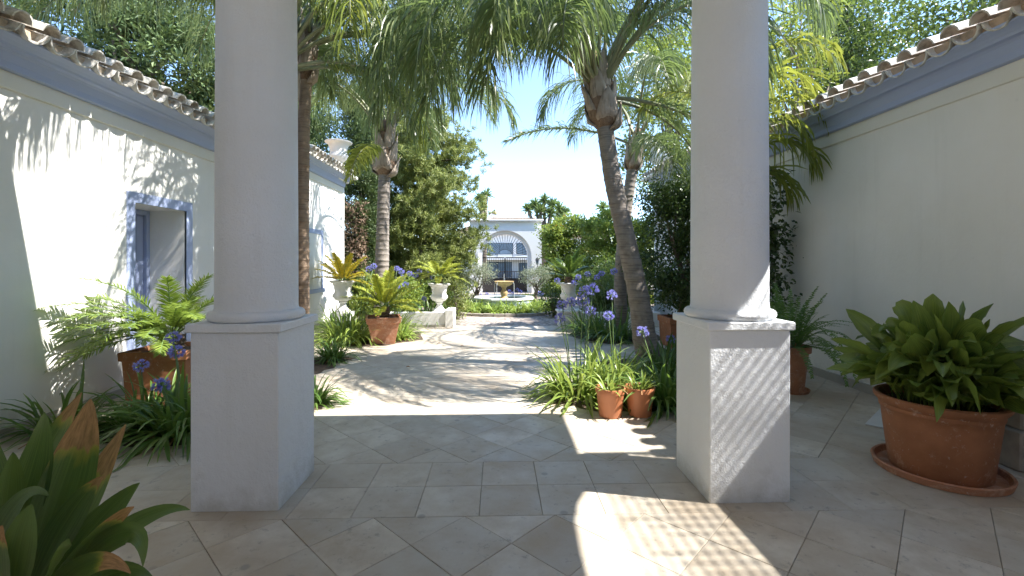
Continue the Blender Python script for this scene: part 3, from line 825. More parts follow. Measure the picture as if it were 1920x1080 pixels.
def frond_mesh(L, phi0, dphi, ll, n, w, g, mats, s0=0.2, p=1.25, rach=0.022, plum=0.5, fwd=0.55, K=5, lat=0.0, seed=1, stiff=False):
    r = np.random.default_rng(seed)
    KK = 24
    s = np.linspace(0, 1, KK)
    phi = R(phi0) - R(dphi) * s ** p
    lt = lat * s ** 2
    dr = np.stack([np.cos(phi) * np.cos(lt), np.cos(phi) * np.sin(lt), np.sin(phi)], 1)
    pos = np.concatenate([[[0, 0, 0]], np.cumsum(dr[:-1] * L / (KK - 1), 0)])
    mb = MB()
    rr = rach * (1 - 0.88 * s) + 0.0015
    mb.tube([tuple(q) for q in pos], list(rr), 6)
    nf = len(mb.f)
    for sd_ in (-1, 1):
        t = np.sort(np.clip(np.linspace(s0, 0.995, n) + r.normal(0, 0.3 / n, n), s0, 1))
        b = np.stack([np.interp(t, s, pos[:, i]) for i in range(3)], 1)
        T = unit(np.stack([np.interp(t, s, dr[:, i]) for i in range(3)], 1))
        S_ = unit(np.cross(T, np.array([0, 0, 1.0]) + 1e-4)) * sd_
        N_ = np.cross(S_, T) * sd_
        N_[N_[:, 2] < 0] *= -1
        psi = r.uniform(-0.5, 1.0, n) * plum
        f_ = fwd + 0.9 * np.clip((t - 0.8) / 0.2, 0, 1)
        d0 = T * f_[:, None] + S_ * np.cos(psi)[:, None] + N_ * np.sin(psi)[:, None] + r.normal(0, 0.05 if stiff else 0.16, (n, 3))
        u_ = (t - s0) / (1 - s0)
        Ls = ll * (0.45 + 0.55 * np.sin(np.pi * np.clip(u_ * 0.85 + 0.12, 0, 1))) * r.uniform(0.85, 1.1, n)
        pts, dd = arc(b, d0, Ls, g * (r.uniform(0.35, 1.4, n) if not stiff else np.ones(n)), K, 0.0 if stiff else 0.03, r)
        side = unit(np.cross(dd, T[:, None, :] + r.normal(0, 0.25, (n, 1, 3)))) if not stiff else unit(np.cross(dd, N_[:, None, :]))
        prof = np.interp(np.linspace(0, 1, K), [0, 0.25, 0.7, 1], [0.55, 1, 0.75, 0.06])
        mb.strips(pts, side, np.repeat(prof[None] * w, n, 0))
    me = mb.mesh('frond', smooth=True)
    for m_ in mats: me.materials.append(m_)
    mi = np.ones(len(me.polygons), int); mi[:nf] = 0
    me.polygons.foreach_set('material_index', mi)
    return me

def ringed_trunk(path, rad, step=0.11, n=16, lip=0.05, seed=0):
    r = random.Random(seed)
    path = [Vector(p) for p in path]
    seg = [(path[i + 1] - path[i]).length for i in range(len(path) - 1)]
    tot = sum(seg)
    def at(s):
        i = 0
        while i < len(seg) - 1 and s > seg[i]: s -= seg[i]; i += 1
        f = min(1, s / seg[i])
        # Catmull-Rom
        p0, p1, p2, p3 = path[max(i - 1, 0)], path[i], path[i + 1], path[min(i + 2, len(path) - 1)]
        return 0.5 * ((2 * p1) + (p2 - p0) * f + (2 * p0 - 5 * p1 + 4 * p2 - p3) * f * f + (3 * p1 - p0 - 3 * p2 + p3) * f ** 3)
    def ra(s): return float(np.interp(s / tot, np.linspace(0, 1, len(rad)), rad))
    pts, rr = [], []
    s = 0
    while s < tot:
        h = step * r.uniform(0.7, 1.3); R_ = ra(s) * r.uniform(0.98, 1.02)
        for f, k in ((0.0, 1 + lip), (0.1, 1 + lip * 0.8), (0.22, 0.985), (0.9, 1.0)):
            q = min(s + f * h, tot); pts.append(at(q)); rr.append(R_ * k)
        s += h
    return MB().tube(pts, rr, n)

def palm(name, label, path, rad, fronds=(), crown_r=0.2, shaft=0.9, mat=PBARK, fmat=PALM, boots=12, nl=125, ll=0.85, group='queen palms', w=0.019, step=0.11, extra_trunk=None):
    base = Vector(path[0]); top = Vector(path[-1])
    t = thing(name, label, 'palm tree', base, group=group)
    rel = [Vector(p) - base for p in path]
    ringed_trunk(rel, rad, step).build('trunk', mat, t, smooth=True)
    if extra_trunk:
        ringed_trunk([Vector(p) - base for p in extra_trunk[0]], extra_trunk[1], step).build('trunk', mat, t, smooth=True)
    tp = top - base
    ax = (rel[-1] - rel[-2]).normalized()
    # fibrous shaft
    k = crown_r
    r_ = random.Random(len(name) + int(base.x * 10))
    MB().tube([tp - ax * 0.05, tp + ax * 0.12, tp + ax * shaft * 0.45, tp + ax * shaft * 0.8, tp + ax * shaft], [rad[-1], k * 0.92, k * 0.85, k * 0.55, k * 0.3], 14).build('crown_shaft', FIBRE, t, smooth=True)
    # old leaf bases: pointed curved shells
    for i in range(boots):
        a = i * 2.4 + r_.uniform(-0.2, 0.2); lv = i / max(1, boots - 1)
        z0 = -0.06 + lv * shaft * 0.55
        hgt = 0.42 + 0.25 * lv; wd = 1.15 - 0.5 * lv
        v = []; f = []
        KZ, KA = 7, 5
        for kz in range(KZ):
            u = kz / (KZ - 1)
            rr = k * (0.98 + 0.22 * u ** 1.5 * (0.5 + r_.random() * 0.4)) * (1 - 0.25 * lv) if u > 0 else rad[-1] * 1.02
            ww = wd * (1 - u) ** 0.8 * 0.9 + 0.12
            for ka in range(KA):
                th = a + (ka / (KA - 1) - 0.5) * 2 * ww
                zz = z0 + u * hgt - abs(ka / (KA - 1) - 0.5) * 0.1
                q = tp + ax * zz + Vector((math.cos(th), math.sin(th), 0)) * (rr + 0.012 * math.cos((ka / (KA - 1) - 0.5) * 3))
                v.append(tuple(q))
        for kz in range(KZ - 1):
            for ka in range(KA - 1):
                b = kz * KA + ka
                f.append((b, b + 1, b + KA + 1, b + KA))
        o = MB().add(v, f).build('leaf_base', BOOT, t, smooth=True)
        md = o.modifiers.new('s', 'SOLIDIFY'); md.thickness = 0.02
    for i, fr in enumerate(fronds):
        az, phi0, dphi, L = fr[:4]
        o_ = fr[4] if len(fr) > 4 else {}
        m_ = o_.get('mat', fmat)
        if phi0 > 40 and 'raw' not in o_: L *= 1.2; phi0 += 6; dphi = dphi * 1.12 + 6
        me = frond_mesh(L, phi0, dphi, o_.get('ll', ll), o_.get('n', nl), o_.get('w', w), o_.get('g', 3.6), (PETIOLE, m_), seed=i + int(abs(base.x) * 100), lat=r_.uniform(-0.25, 0.25), p=o_.get('p', 1.25), rach=0.03, plum=0.8, s0=o_.get('s0', 0.22))
        up = 0.25 + shaft * 0.55 * (1 if phi0 > 60 else 0.6 if phi0 > 20 else 0.25)
        q = tp + ax * up + Vector((math.cos(R(az)), math.sin(R(az)), 0)) * (k * 0.55)
        ob('frond', me, t, q, (0, 0, R(az)))
    return t

R1b = G(1222, 690)
r1path = [R1b + Vector((0.02, 0, -0.05)), R1b + Vector((-0.10, 0.02, 0.45)), P(1198, 560, 6.7), P(1172, 440, 6.72), P(1148, 330, 6.74), P(1134, 235, 6.75)]
palm('queen_palm', 'leaning queen palm with ringed grey trunk behind the orange pots', r1path, [0.20, 0.165, 0.145, 0.138, 0.132, 0.125, 0.12], step=0.17, fronds=
     [(212, 46, 132, 4.0, dict(ll=1.0, n=160, raw=1)), (200, 36, 118, 3.8, dict(ll=0.95, n=150, raw=1)), (225, 42, 130, 3.9, dict(ll=1.0, n=150, raw=1)), (190, 60, 150, 4.3, dict(ll=0.95, n=140, raw=1)), (241, 46, 132, 3.6, dict(ll=1.0, n=150, raw=1)), (248, 40, 128, 3.0, dict(ll=0.9, n=140, raw=1)), (218, 30, 118, 3.6, dict(ll=0.95, n=140, raw=1)), (236, 28, 112, 3.3, dict(ll=0.9, n=130, raw=1)), (178, 62, 120, 3.2), (135, 70, 112, 3.0), (70, 68, 115, 3.0), (308, 60, 104, 3.7, dict(raw=1)), (319, 62, 108, 3.8, dict(raw=1)), (298, 58, 98, 3.3, dict(raw=1)), (330, 60, 100, 3.6, dict(raw=1)), (8, 58, 138, 3.3, dict(ll=0.7)), (345, 62, 128, 3.2), (318, 52, 118, 2.9), (270, 75, 120, 3.0), (245, 68, 125, 3.1),
      (335, -12, 62, 2.7, dict(ll=0.6, g=2.0)), (20, 0, 80, 2.7, dict(ll=0.6, g=2.0)), (300, 40, 130, 3.0, dict(raw=1)), (190, 84, 90, 2.8), (330, 86, 80, 2.8)], crown_r=0.25, shaft=1.1, boots=13)

L1b = Vector((-3.14, 6.75, 0))
l1path = [L1b + Vector((0, 0, -0.05)), L1b + Vector((0.02, 0, 1.2)), L1b + Vector((0.0, 0, 2.6)), L1b + Vector((0.0, 0, 4.0))]
ex = [L1b + Vector((0.13, 0.30, -0.05)), L1b + Vector((0.14, 0.30, 1.2)), L1b + Vector((0.14, 0.3, 2.4)), L1b + Vector((0.15, 0.32, 3.6)), L1b + Vector((0.18, 0.34, 4.4))]
palm('queen_palm', 'thick queen palm with brown bark close behind the shaded column', l1path, [0.18, 0.15, 0.14, 0.13],
     [(2, 76, 112, 3.2, dict(p=1.6)), (330, 60, 130, 3.1), (28, 62, 125, 3.0), (60, 70, 120, 3.0), (100, 60, 120, 3.0), (140, 66, 125, 3.1), (172, 58, 112, 3.3, dict(ll=0.72)),
      (195, 52, 108, 3.3, dict(ll=0.72)), (215, 60, 112, 3.3, dict(ll=0.75)), (235, 52, 112, 3.2, dict(ll=0.75)), (258, 58, 118, 3.1), (285, 66, 122, 3.0), (345, 10, 90, 2.4, dict(ll=0.5)), (205, 52, 122, 3.8, dict(ll=0.95, n=140, raw=1)), (222, 50, 125, 4.0, dict(ll=1.0, n=150, raw=1)), (186, 54, 120, 3.7, dict(ll=0.95, n=140, raw=1)), (240, 55, 140, 3.8, dict(ll=0.95, n=140, raw=1)), (268, 42, 112, 3.1, dict(n=140, raw=1)), (252, 48, 120, 3.4, dict(n=140, raw=1)), (276, 50, 120, 3.3, dict(n=140, raw=1)),
      (310, 45, 130, 2.9, dict(mat=PALMY)), (20, 20, 100, 2.3, dict(mat=PALMY)), (350, 44, 130, 3.1, dict(raw=1)), (332, 50, 140, 3.2, dict(raw=1)), (15, 42, 125, 3.0, dict(raw=1))], mat=PBARKO, shaft=1.0)
palm('queen_palm', 'slim queen palm with brown ringed trunk pressed against its thicker neighbour', ex, [0.11, 0.10, 0.095, 0.09, 0.085], [(a, 60, 140, 2.9) for a in (10, 55, 100, 300, 340, 200)] + [(325, 30, 105, 2.3, dict(raw=1)), (5, 25, 100, 2.2, dict(raw=1))], mat=PBARKO, shaft=0.8, crown_r=0.16, boots=8, nl=95)

L2b = Vector((P(717, 600, 10.0).x, 10.0, 0))
l2path = [L2b + Vector((-0.02, 0, -0.05)), P(716, 520, 10), P(718, 420, 10), P(721, 325, 10)]
palm('queen_palm', 'straight queen palm with smooth grey trunk behind the square terracotta planter', l2path, [0.17, 0.15, 0.135, 0.125],
     [(0, 62, 128, 3.0), (35, 70, 122, 3.0), (75, 62, 122, 3.0), (110, 70, 118, 3.0), (150, 60, 125, 3.0), (180, 64, 128, 3.1), (205, 55, 125, 3.0), (235, 66, 128, 3.0), (262, 58, 122, 2.8), (295, 66, 126, 3.0), (325, 58, 130, 3.1), (345, 74, 112, 3.2),
      (265, 5, 75, 1.9, dict(mat=PALMY, ll=0.42)), (310, 80, 95, 2.8), (90, 84, 80, 2.8)], crown_r=0.27, shaft=1.15, boots=14)

R2b = Vector((P(1165, 600, 10.2).x, 10.2, 0))
r2path = [R2b + Vector((0, 0, -0.05)), R2b + Vector((-0.02, 0, 1.3)), R2b + Vector((0.1, 0, 2.6)), R2b + Vector((0.25, 0, 3.7))]
palm('queen_palm', 'queen palm with straight banded trunk standing behind the leaning palm', r2path, [0.155, 0.135, 0.125, 0.12],
     [(182, 22, 50, 2.9, dict(ll=0.42, g=1.0)), (20, 62, 125, 2.8), (110, 66, 120, 2.8), (205, 62, 130, 2.6), (262, 58, 128, 2.8), (290, 50, 128, 2.9, dict(mat=PALMY)), (320, 58, 128, 3.0, dict(mat=PALMY)), (270, 10, 75, 2.4)])

# ---------------- arching yellow-green palm by the right wall
AR = Vector((3.35, 6.4, 0))
at_ = thing('areca_palm', 'clump of arching yellow-green palm fronds hanging before the right wall', 'palm tree', AR)
for k, (dx, dy, z, az, ph, dp, L) in enumerate([(0, 0, 3.5, 340, 50, 118, 1.35), (0.06, 0.05, 3.9, 5, 58, 120, 1.4), (-0.05, 0.06, 3.3, 320, 45, 120, 1.2), (0.03, -0.05, 3.0, 350, 50, 125, 1.2), (-0.04, -0.05, 4.1, 330, 55, 120, 1.5), (0.0, 0.08, 3.6, 170, 60, 110, 1.5), (-0.08, 0, 2.7, 345, 40, 120, 1.0)]):
    MB().tube([(dx, dy, -0.04), (dx, dy, 1.4), (dx * 1.3, dy * 1.3, z)], [0.035, 0.03, 0.02], 8).build('cane', PETIOLE, at_, smooth=True)
    me = frond_mesh(L, ph, dp, 0.62, 34, 0.036, 3.2, (PETIOLE, PALMY), seed=300 + k, rach=0.013, plum=0.5)
    ob('frond', me, at_, (dx * 1.3, dy * 1.3, z - 0.03), (0, 0, R(az)))

# ---------------- cycads
def cycad_fronds(t, z, specs, mat, ll, n, w=0.013, r0=0.05):
    for k, (az, ph, dp, L) in enumerate(specs):
        me = frond_mesh(L, ph, dp, ll, n, w, 0.25, (STEM, mat), seed=k + int(az) + int(L * 100), s0=0.14, rach=0.009, plum=0.45, fwd=0.75, K=3, stiff=True, p=1.1)
        ob('frond', me, t, (r0 * math.cos(R(az)), r0 * math.sin(R(az)), z), (0, 0, R(az)))
def caudex(t, r, h, z=0.0):
    def mod(a, k): return 1 + 0.12 * ((k % 2) * 2 - 1) * (1 if math.sin(a * 7 + k) > 0 else 0.3)
    MB().lathe([(r * (0.95 + 0.1 * math.sin(3 * i / 10)), z + h * i / 10) for i in range(10)] + [(r * 0.5, z + h)], 18, mod=mod).build('caudex', CAUDEX, t)
def ring_specs(n, L, lo=12, hi=72, dp=(35, 60), seed=0, az0=0):
    r = random.Random(seed); out = []
    for i in range(n):
        out.append((az0 + i * 137.5 % 360, lo + (hi - lo) * ((i + 0.5) / n) ** 0.9 + r.uniform(-5, 5), r.uniform(*dp), L * r.uniform(0.85, 1.1)))
    return out
def square_pot(name, label, cx, cyy, wt, wb, h, rz, mat, rim=0.12, grp=None, lipped=True):
    t = thing(name, label, 'planter', (cx, cyy, 0), R(rz), grp)
    def sq(a, z): return [(-a, -a, z), (a, -a, z), (a, a, z), (-a, a, z)]
    zr = h - rim
    ar_ = wb + (wt - wb) * zr / h
    rings = [sq(wb / 2, 0), sq(wb / 2 + 0.0, 0.012), sq(ar_ / 2, zr), sq(ar_ / 2 + 0.022, zr + 0.008), sq(wt / 2 + 0.022, h - 0.008), sq(wt / 2 + 0.012, h), sq(wt / 2 - 0.025, h), sq(wt / 2 - 0.03, h - 0.06)]
    v = [p for r_ in rings for p in r_]; f = [(3, 2, 1, 0)]
    for k in range(len(rings) - 1):
        f += [(k * 4 + i, k * 4 + (i + 1) % 4, k * 4 + 4 + (i + 1) % 4, k * 4 + 4 + i) for i in range(4)]
    o = MB().add(v, f).build('body', mat, t)
    b = o.modifiers.new('b', 'BEVEL'); b.width = 0.006; b.segments = 2
    MB().add(sq(wt / 2 - 0.027, h - 0.05), [(0, 1, 2, 3)]).build('soil', SOIL, t)
    return t
pp = G(713, 640)
square_pot('square_planter', 'square tapered terracotta planter holding the lime cycad', -2.26, 8.98, 0.62, 0.42, 0.52, 16, TERRA2)
c1 = thing('cycad', 'lime yellow cycad growing in the square terracotta planter', 'cycad', (-2.24, 8.98, 0.46), group='cycads')
caudex(c1, 0.10, 0.26)
cycad_fronds(c1, 0.25, ring_specs(20, 0.74, 2, 84, (12, 40), 3), CYCL, 0.14, 70, 0.03)

square_pot('square_planter', 'large square terracotta planter by the blue door', -3.72, 5.32, 0.66, 0.60, 0.60, 3, TERRA, rim=0.10)
c2 = thing('cycad', 'large green feathery cycad in the planter by the blue door', 'cycad', (-3.74, 5.32, 0.53), group='cycads')
caudex(c2, 0.12, 0.22)
sp2 = [(200, 55, 62, 1.05), (215, 40, 62, 1.1), (232, 52, 70, 1.15), (250, 35, 62, 1.0), (222, 20, 55, 1.05), (270, 48, 66, 0.95), (290, 30, 60, 0.9), (310, 55, 66, 0.95), (335, 40, 62, 0.95), (0, 58, 62, 0.95), (20, 42, 60, 0.9), (50, 60, 60, 0.8), (95, 62, 60, 0.7), (300, 78, 45, 0.8), (350, 76, 40, 0.8), (240, 70, 66, 1.1), (245, 8, 42, 0.95), (208, 8, 46, 1.0), (192, 30, 60, 0.75)]
cycad_fronds(c2, 0.21, sp2 + [(a + 9, e - 8, d, l * 0.95) for a, e, d, l in sp2[:9]], CYCM, 0.16, 64, 0.018)

# ---------------- urns with cycads, low planter walls
uL = P(822, 560, 11.3); uR = P(1066, 560, 11.3); uF = P(643, 560, 10.7)
wl = thing('planter_wall', 'low white planter wall carrying the urn by the pine', 'low wall', (-1.9, 11.2, 0))
MB().bev(-0.95, 0.60, -0.08, 0.10, -0.03, 0.36, 0.008).build('wall', WHITE, wl)
MB().bev(0.602, 0.80, -0.12, 0.55, -0.03, 0.42, 0.008).build('end_block', WHITE, wl)
MB().box(-0.93, 0.598, -0.1, -0.082, -0.02, 0.06).build('skirting', PLINTH, wl)
MB().bev(-0.18, 0.2, 0.102, 0.50, -0.03, 0.345, 0.008).build('urn_base', WHITE, wl, loc=(uL.x + 1.9, -0.05, 0))
urn((uL.x, 11.46, 0.344), 'white urn with cycad on the low wall beside the pine', 1.08)
wr = thing('planter_wall', 'low white plinth carrying the urn by the flowering hedge', 'low wall', (uR.x, 11.3, 0))
MB().bev(-0.25, 0.27, -0.2, 0.3, -0.03, 0.34, 0.008).build('plinth', WHITE, wr); MB().bev(-0.29, 0.31, -0.24, 0.34, 0.342, 0.39, 0.008).build('coping', WHITE, wr)
MB().bev(0.272, 2.3, -0.1, 0.12, -0.03, 0.33, 0.008).build('wall', WHITE, wr)
urn((uR.x, 11.32, 0.388), 'white urn with green cycad before the flowering hedge', 1.04)
wf = thing('planter_wall', 'white plinth under the urn against the left pavilion', 'low wall', (uF.x, 10.7, 0))
MB().bev(-0.22, 0.22, -0.22, 0.22, -0.03, 0.42, 0.008).build('plinth', WHITE, wf)
urn((uF.x, 10.7, 0.419), 'white urn with golden cycad beside the left pavilion', 1.12)
for nm, p, z, mat, L, seed, kw in (('dull green cycad in the urn beside the pine', (uL.x, 11.46), 0.344 + 0.66, CYCL, 0.72, 5, dict(lo=5, hi=65, dp=(30, 55))), ('green cycad with stiff fronds in the urn by the flowering hedge', (uR.x, 11.32), 0.388 + 0.62, CYC, 0.72, 6, dict(lo=8, hi=82, dp=(20, 45))), ('golden yellow cycad in the urn against the left pavilion', (uF.x, 10.7), 0.419 + 0.66, CYCY, 0.72, 8, dict(lo=8, hi=78, dp=(25, 45)))):
    c = thing('cycad', nm, 'cycad', (p[0], p[1], z), group='cycads')
    hh = 0.22 if 'stiff' in nm or 'dull' in nm else 0.08
    caudex(c, 0.09, hh)
    cycad_fronds(c, hh - 0.01, ring_specs(19, L, seed=seed, **kw), mat, 0.13, 60, 0.026)

# ---------------- agapanthus
def _umbel():
    r = np.random.default_rng(5); n = 46
    d = unit(r.normal(0, 1, (n, 3)) + np.array([0, 0, 0.35]))
    mb = MB(); z0 = np.zeros((n, 3))
    Lp = r.uniform(0.032, 0.05, n)
    pts, dd = arc(z0, d, Lp, 0.2, 2); sd_ = unit(np.cross(d, r.normal(0, 1, (n, 3))))
    mb.strips(pts, sd_, np.full((n, 2), 0.0025)); nf = len(mb.f)
    for k in range(5):
        a = 2 * math.pi * k / 5
        s2 = np.cross(d, sd_)
        o = sd_ * math.cos(a) + s2 * math.sin(a)
        b = pts[:, -1]
        mb.leaves(b, d + o * 0.45, o, np.full(n, 0.034), np.full(n, 0.011))
    me = mb.mesh('flower_head'); me.materials.append(STEM); me.materials.append(UMBEL)
    mi = np.ones(len(me.polygons), int); mi[:nf] = 0; me.polygons.foreach_set('material_index', mi)
    return me
UMB = _umbel()
def agapanthus(label, x, y, n=70, size=0.55, spread=0.22, mat=AGA, flowers=(), seed=0, width=0.03, g=2.3, z=0.0, droop=1.0):
    r = np.random.default_rng(seed + 50); n = int(n * 1.9)
    t = thing('agapanthus', label, 'agapanthus', (x, y, z), group='agapanthus clumps')
    az = r.uniform(0, 2 * np.pi, n); el = np.radians(r.uniform(28, 84, n))
    rad = spread * np.sqrt(r.uniform(0, 1, n))
    az2 = az + r.normal(0, 0.5, n)
    b = np.stack([rad * np.cos(az2), rad * np.sin(az2), np.full(n, -0.01)], 1)
    d = np.stack([np.cos(el) * np.cos(az), np.cos(el) * np.sin(az), np.sin(el)], 1)
    Ls = size * r.uniform(0.65, 1.2, n)
    K = 8
    pts, dd = arc(b, d, Ls, g * r.uniform(0.55, 1.25, n), K, 0.02, r)
    pts[..., 2] = np.maximum(pts[..., 2], 0.008)
    side = unit(np.cross(dd, np.array([0, 0, 1.0]) + r.normal(0, 0.12, (n, 1, 3))))
    up = np.cross(side, dd)
    prof = np.interp(np.linspace(0, 1, K), [0, 0.3, 0.75, 1], [0.6, 1, 0.8, 0.08])
    MB().vstrips(pts, side, up, np.repeat(prof[None] * width, n, 0) * r.uniform(0.75, 1.2, n)[:, None], 0.16).build('foliage', mat, t, smooth=True, kind='stuff')
    if not flowers or True:
        # a few withered leaves at the foot
        k = 5; a = r.uniform(0, 6.28, k)
        pts, dd = arc(np.stack([0.1 * np.cos(a), 0.1 * np.sin(a), np.full(k, 0.04)], 1), np.stack([np.cos(a), np.sin(a), np.full(k, 0.2)], 1), np.full(k, size * 0.5), 1.2, 5)
        pts[..., 2] = np.maximum(pts[..., 2], 0.006)
        MB().strips(pts, unit(np.cross(dd, np.array([0, 0, 1.0]))), np.full((k, 5), width * 0.6)).build('dry_leaves', DEADLEAF, t, kind='stuff')
    for q in flowers:
        q = Vector(q) - Vector((x, y, z))
        b0 = Vector((q.x * 0.35 + r.uniform(-.04, .04), q.y * 0.35 + r.uniform(-.04, .04), 0.02))
        mid = b0.lerp(q, 0.55) + Vector((-q.x * 0.08, -q.y * 0.08, 0.03))
        st = MB().tube([b0, b0.lerp(mid, 0.5), mid, mid.lerp(q, 0.55), q], [0.007, 0.0065, 0.006, 0.0055, 0.005], 6).build('flower_stem', STEM, t, smooth=True)
        ob('flower_head', UMB, st, q, (r.uniform(-.3, .3), r.uniform(-.3, .3), r.uniform(0, 6)), r.uniform(0.85, 1.15))
    return t
def soil(x, y, rx, ry, seed=0):
    r = random.Random(seed); n = 22; pts = []
    for i in range(n):
        a = 2 * math.pi * i / n; k = r.uniform(0.85, 1.1)
        pts.append((x + rx * k * math.cos(a), y + ry * k * math.sin(a), 0.004))
    MB().add(pts + [(x, y, 0.03)], [(i, (i + 1) % n, n) for i in range(n)]).build('planting_soil', SOIL, kind='structure')
def fl(Y, *pp_): return [P(px, py, Y) for px, py in pp_]
soil(1.35, 5.15, 0.75, 0.45, 1); soil(2.0, 6.6, 0.8, 0.7, 2); soil(-3.0, 4.35, 0.9, 0.42, 3); soil(-2.6, 9.6, 1.1, 1.0, 4); soil(-3.0, 6.8, 0.55, 0.5, 5); soil(2.5, 9.7, 0.9, 1.1, 6); soil(-2.15, 5.05, 0.3, 0.28, 7); soil(-2.75, 7.4, 0.4, 0.3, 8)
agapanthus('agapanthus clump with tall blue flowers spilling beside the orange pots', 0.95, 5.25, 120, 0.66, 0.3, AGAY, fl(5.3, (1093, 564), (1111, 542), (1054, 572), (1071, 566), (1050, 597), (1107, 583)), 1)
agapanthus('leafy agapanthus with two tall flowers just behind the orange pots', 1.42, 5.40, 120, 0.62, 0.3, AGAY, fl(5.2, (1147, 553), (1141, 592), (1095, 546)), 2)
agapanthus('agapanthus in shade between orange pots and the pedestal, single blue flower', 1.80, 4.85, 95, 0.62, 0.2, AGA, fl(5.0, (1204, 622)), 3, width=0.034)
agapanthus('agapanthus at the foot of the leaning palm', 2.25, 6.1, 80, 0.6, 0.22, AGA, (), 4)
agapanthus('agapanthus tuft with blue flower beside the ficus planter', 2.75, 7.3, 60, 0.5, 0.2, AGA, fl(7.2, (1258, 636)), 5)
agapanthus('agapanthus bed with high blue flowers around the banded palm trunk', 2.35, 9.3, 110, 0.75, 0.4, AGA, fl(9.3, (1128, 513), (1119, 520), (1102, 514), (1151, 509), (1208, 523)), 6)
agapanthus('agapanthus before the plinth of the right urn', 2.05, 10.2, 90, 0.65, 0.35, AGA, fl(10.3, (1045, 526), (1076, 530), (1084, 520)), 7)
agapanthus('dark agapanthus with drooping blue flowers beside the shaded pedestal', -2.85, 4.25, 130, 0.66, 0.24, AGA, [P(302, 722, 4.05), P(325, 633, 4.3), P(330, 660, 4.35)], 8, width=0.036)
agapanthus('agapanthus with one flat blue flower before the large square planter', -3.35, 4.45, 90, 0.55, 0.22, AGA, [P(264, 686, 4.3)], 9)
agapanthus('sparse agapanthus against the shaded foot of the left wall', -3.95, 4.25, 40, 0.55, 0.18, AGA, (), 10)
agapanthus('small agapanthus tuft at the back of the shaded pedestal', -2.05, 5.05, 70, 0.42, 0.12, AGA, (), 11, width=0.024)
agapanthus('small agapanthus tuft on the path below the brown palm', -2.65, 7.35, 75, 0.48, 0.16, AGA, (), 12, width=0.024)
agapanthus('pale leafy agapanthus left of the square planter', -2.95, 9.05, 130, 0.7, 0.35, AGAY, fl(9.6, (701, 499), (700, 531), (692, 505), (706, 524)), 13)
agapanthus('agapanthus filling the bed behind the square planter with blue flowers', -2.4, 10.1, 120, 0.72, 0.32, AGAY, fl(10.2, (752, 509), (761, 534), (746, 538), (744, 504), (768, 513), (755, 520)), 14)
agapanthus('agapanthus overhanging the low white planter wall', -1.75, 11.8, 100, 0.68, 0.28, AGA, fl(11.7, (786, 509), (806, 511), (795, 560), (812, 520), (779, 516)), 15)
agapanthus('agapanthus tuft right of the square planter', -2.02, 9.45, 60, 0.42, 0.16, AGAY, (), 16)
agapanthus('tall agapanthus between golden cycad and smooth palm', -3.35, 9.9, 110, 0.75, 0.3, AGA, (), 17)
for k in range(26):
    a = math.pi * (1.02 + 0.96 * (k + 0.5) / 26); rr = 1.48 + 0.22 * ((k * 7) % 3 - 1)
    agapanthus('low strap-leaved plant in the ring bed round the fountain', FC.x + rr * math.cos(a), FC.y + rr * math.sin(a), 34, 0.42, 0.12, AGAY, (), 100 + k, 0.04, z=0.035)
for k, (px, py) in enumerate([(901, 553), (913, 552), (955, 546), (970, 543), (1012, 549)]):
    q = P(px, py, 17.0 + 0.1 * k)
    agapanthus('tall blue agapanthus rising behind the fountain basin', q.x, q.y + 0.1, 26, 0.4, 0.1, AGA, [q, q + Vector((0.12, 0.05, -0.08))], 140 + k, 0.04)

# ---------------- orange plastic pots
def plastic_pot(x, y, label, seed):
    t = thing('flower_pot', label, 'pot', (x, y, 0), group='orange plastic pots')
    prof = [(0.105, 0.0), (0.112, 0.006), (0.138, 0.235), (0.140, 0.24), (0.147, 0.242), (0.153, 0.285), (0.150, 0.292), (0.140, 0.292), (0.136, 0.25), (0.132, 0.235)]
    sharp(MB().lathe(prof, 40, caps=False).build('body', PLASTICPOT, t), 40)
    MB().lathe([(0.135, 0.245), (0.01, 0.255)], 24).build('soil', SOIL, t)
    agapanthus('young agapanthus growing in ' + label, x, y, 20, 0.24, 0.07, AGAY, (), seed, 0.02, z=0.25, g=1.2)
plastic_pot(1.135, 4.60, 'the orange plastic pot nearer the sunny path', 61)
plastic_pot(1.445, 4.62, 'the orange plastic pot nearer the pedestal', 62)

# ---------------- big aspidistra in terracotta pot
BP = Vector((3.28, 3.30, 0))
sc_ = thing('saucer', 'wide terracotta saucer under the big aspidistra pot', 'saucer', BP)
sharp(MB().lathe([(0.36, 0.0), (0.385, 0.004), (0.40, 0.052), (0.392, 0.060), (0.378, 0.056), (0.362, 0.016), (0.05, 0.014)], 48).build('dish', TERRA2, sc_), 40)
bp = thing('terracotta_pot', 'big round terracotta pot with limescale, standing on a saucer', 'pot', BP + Vector((0, 0, 0.015)))
sharp(MB().lathe([(0.285, 0.0), (0.292, 0.012), (0.335, 0.38), (0.338, 0.43), (0.348, 0.438), (0.352, 0.455), (0.348, 0.47), (0.366, 0.49), (0.384, 0.515), (0.386, 0.535), (0.375, 0.545), (0.352, 0.54), (0.335, 0.50), (0.325, 0.46)], 56, caps=False).build('body', TERRA, bp), 50)
MB().lathe([(0.33, 0.48), (0.01, 0.50)], 32).build('soil', SOIL, bp)

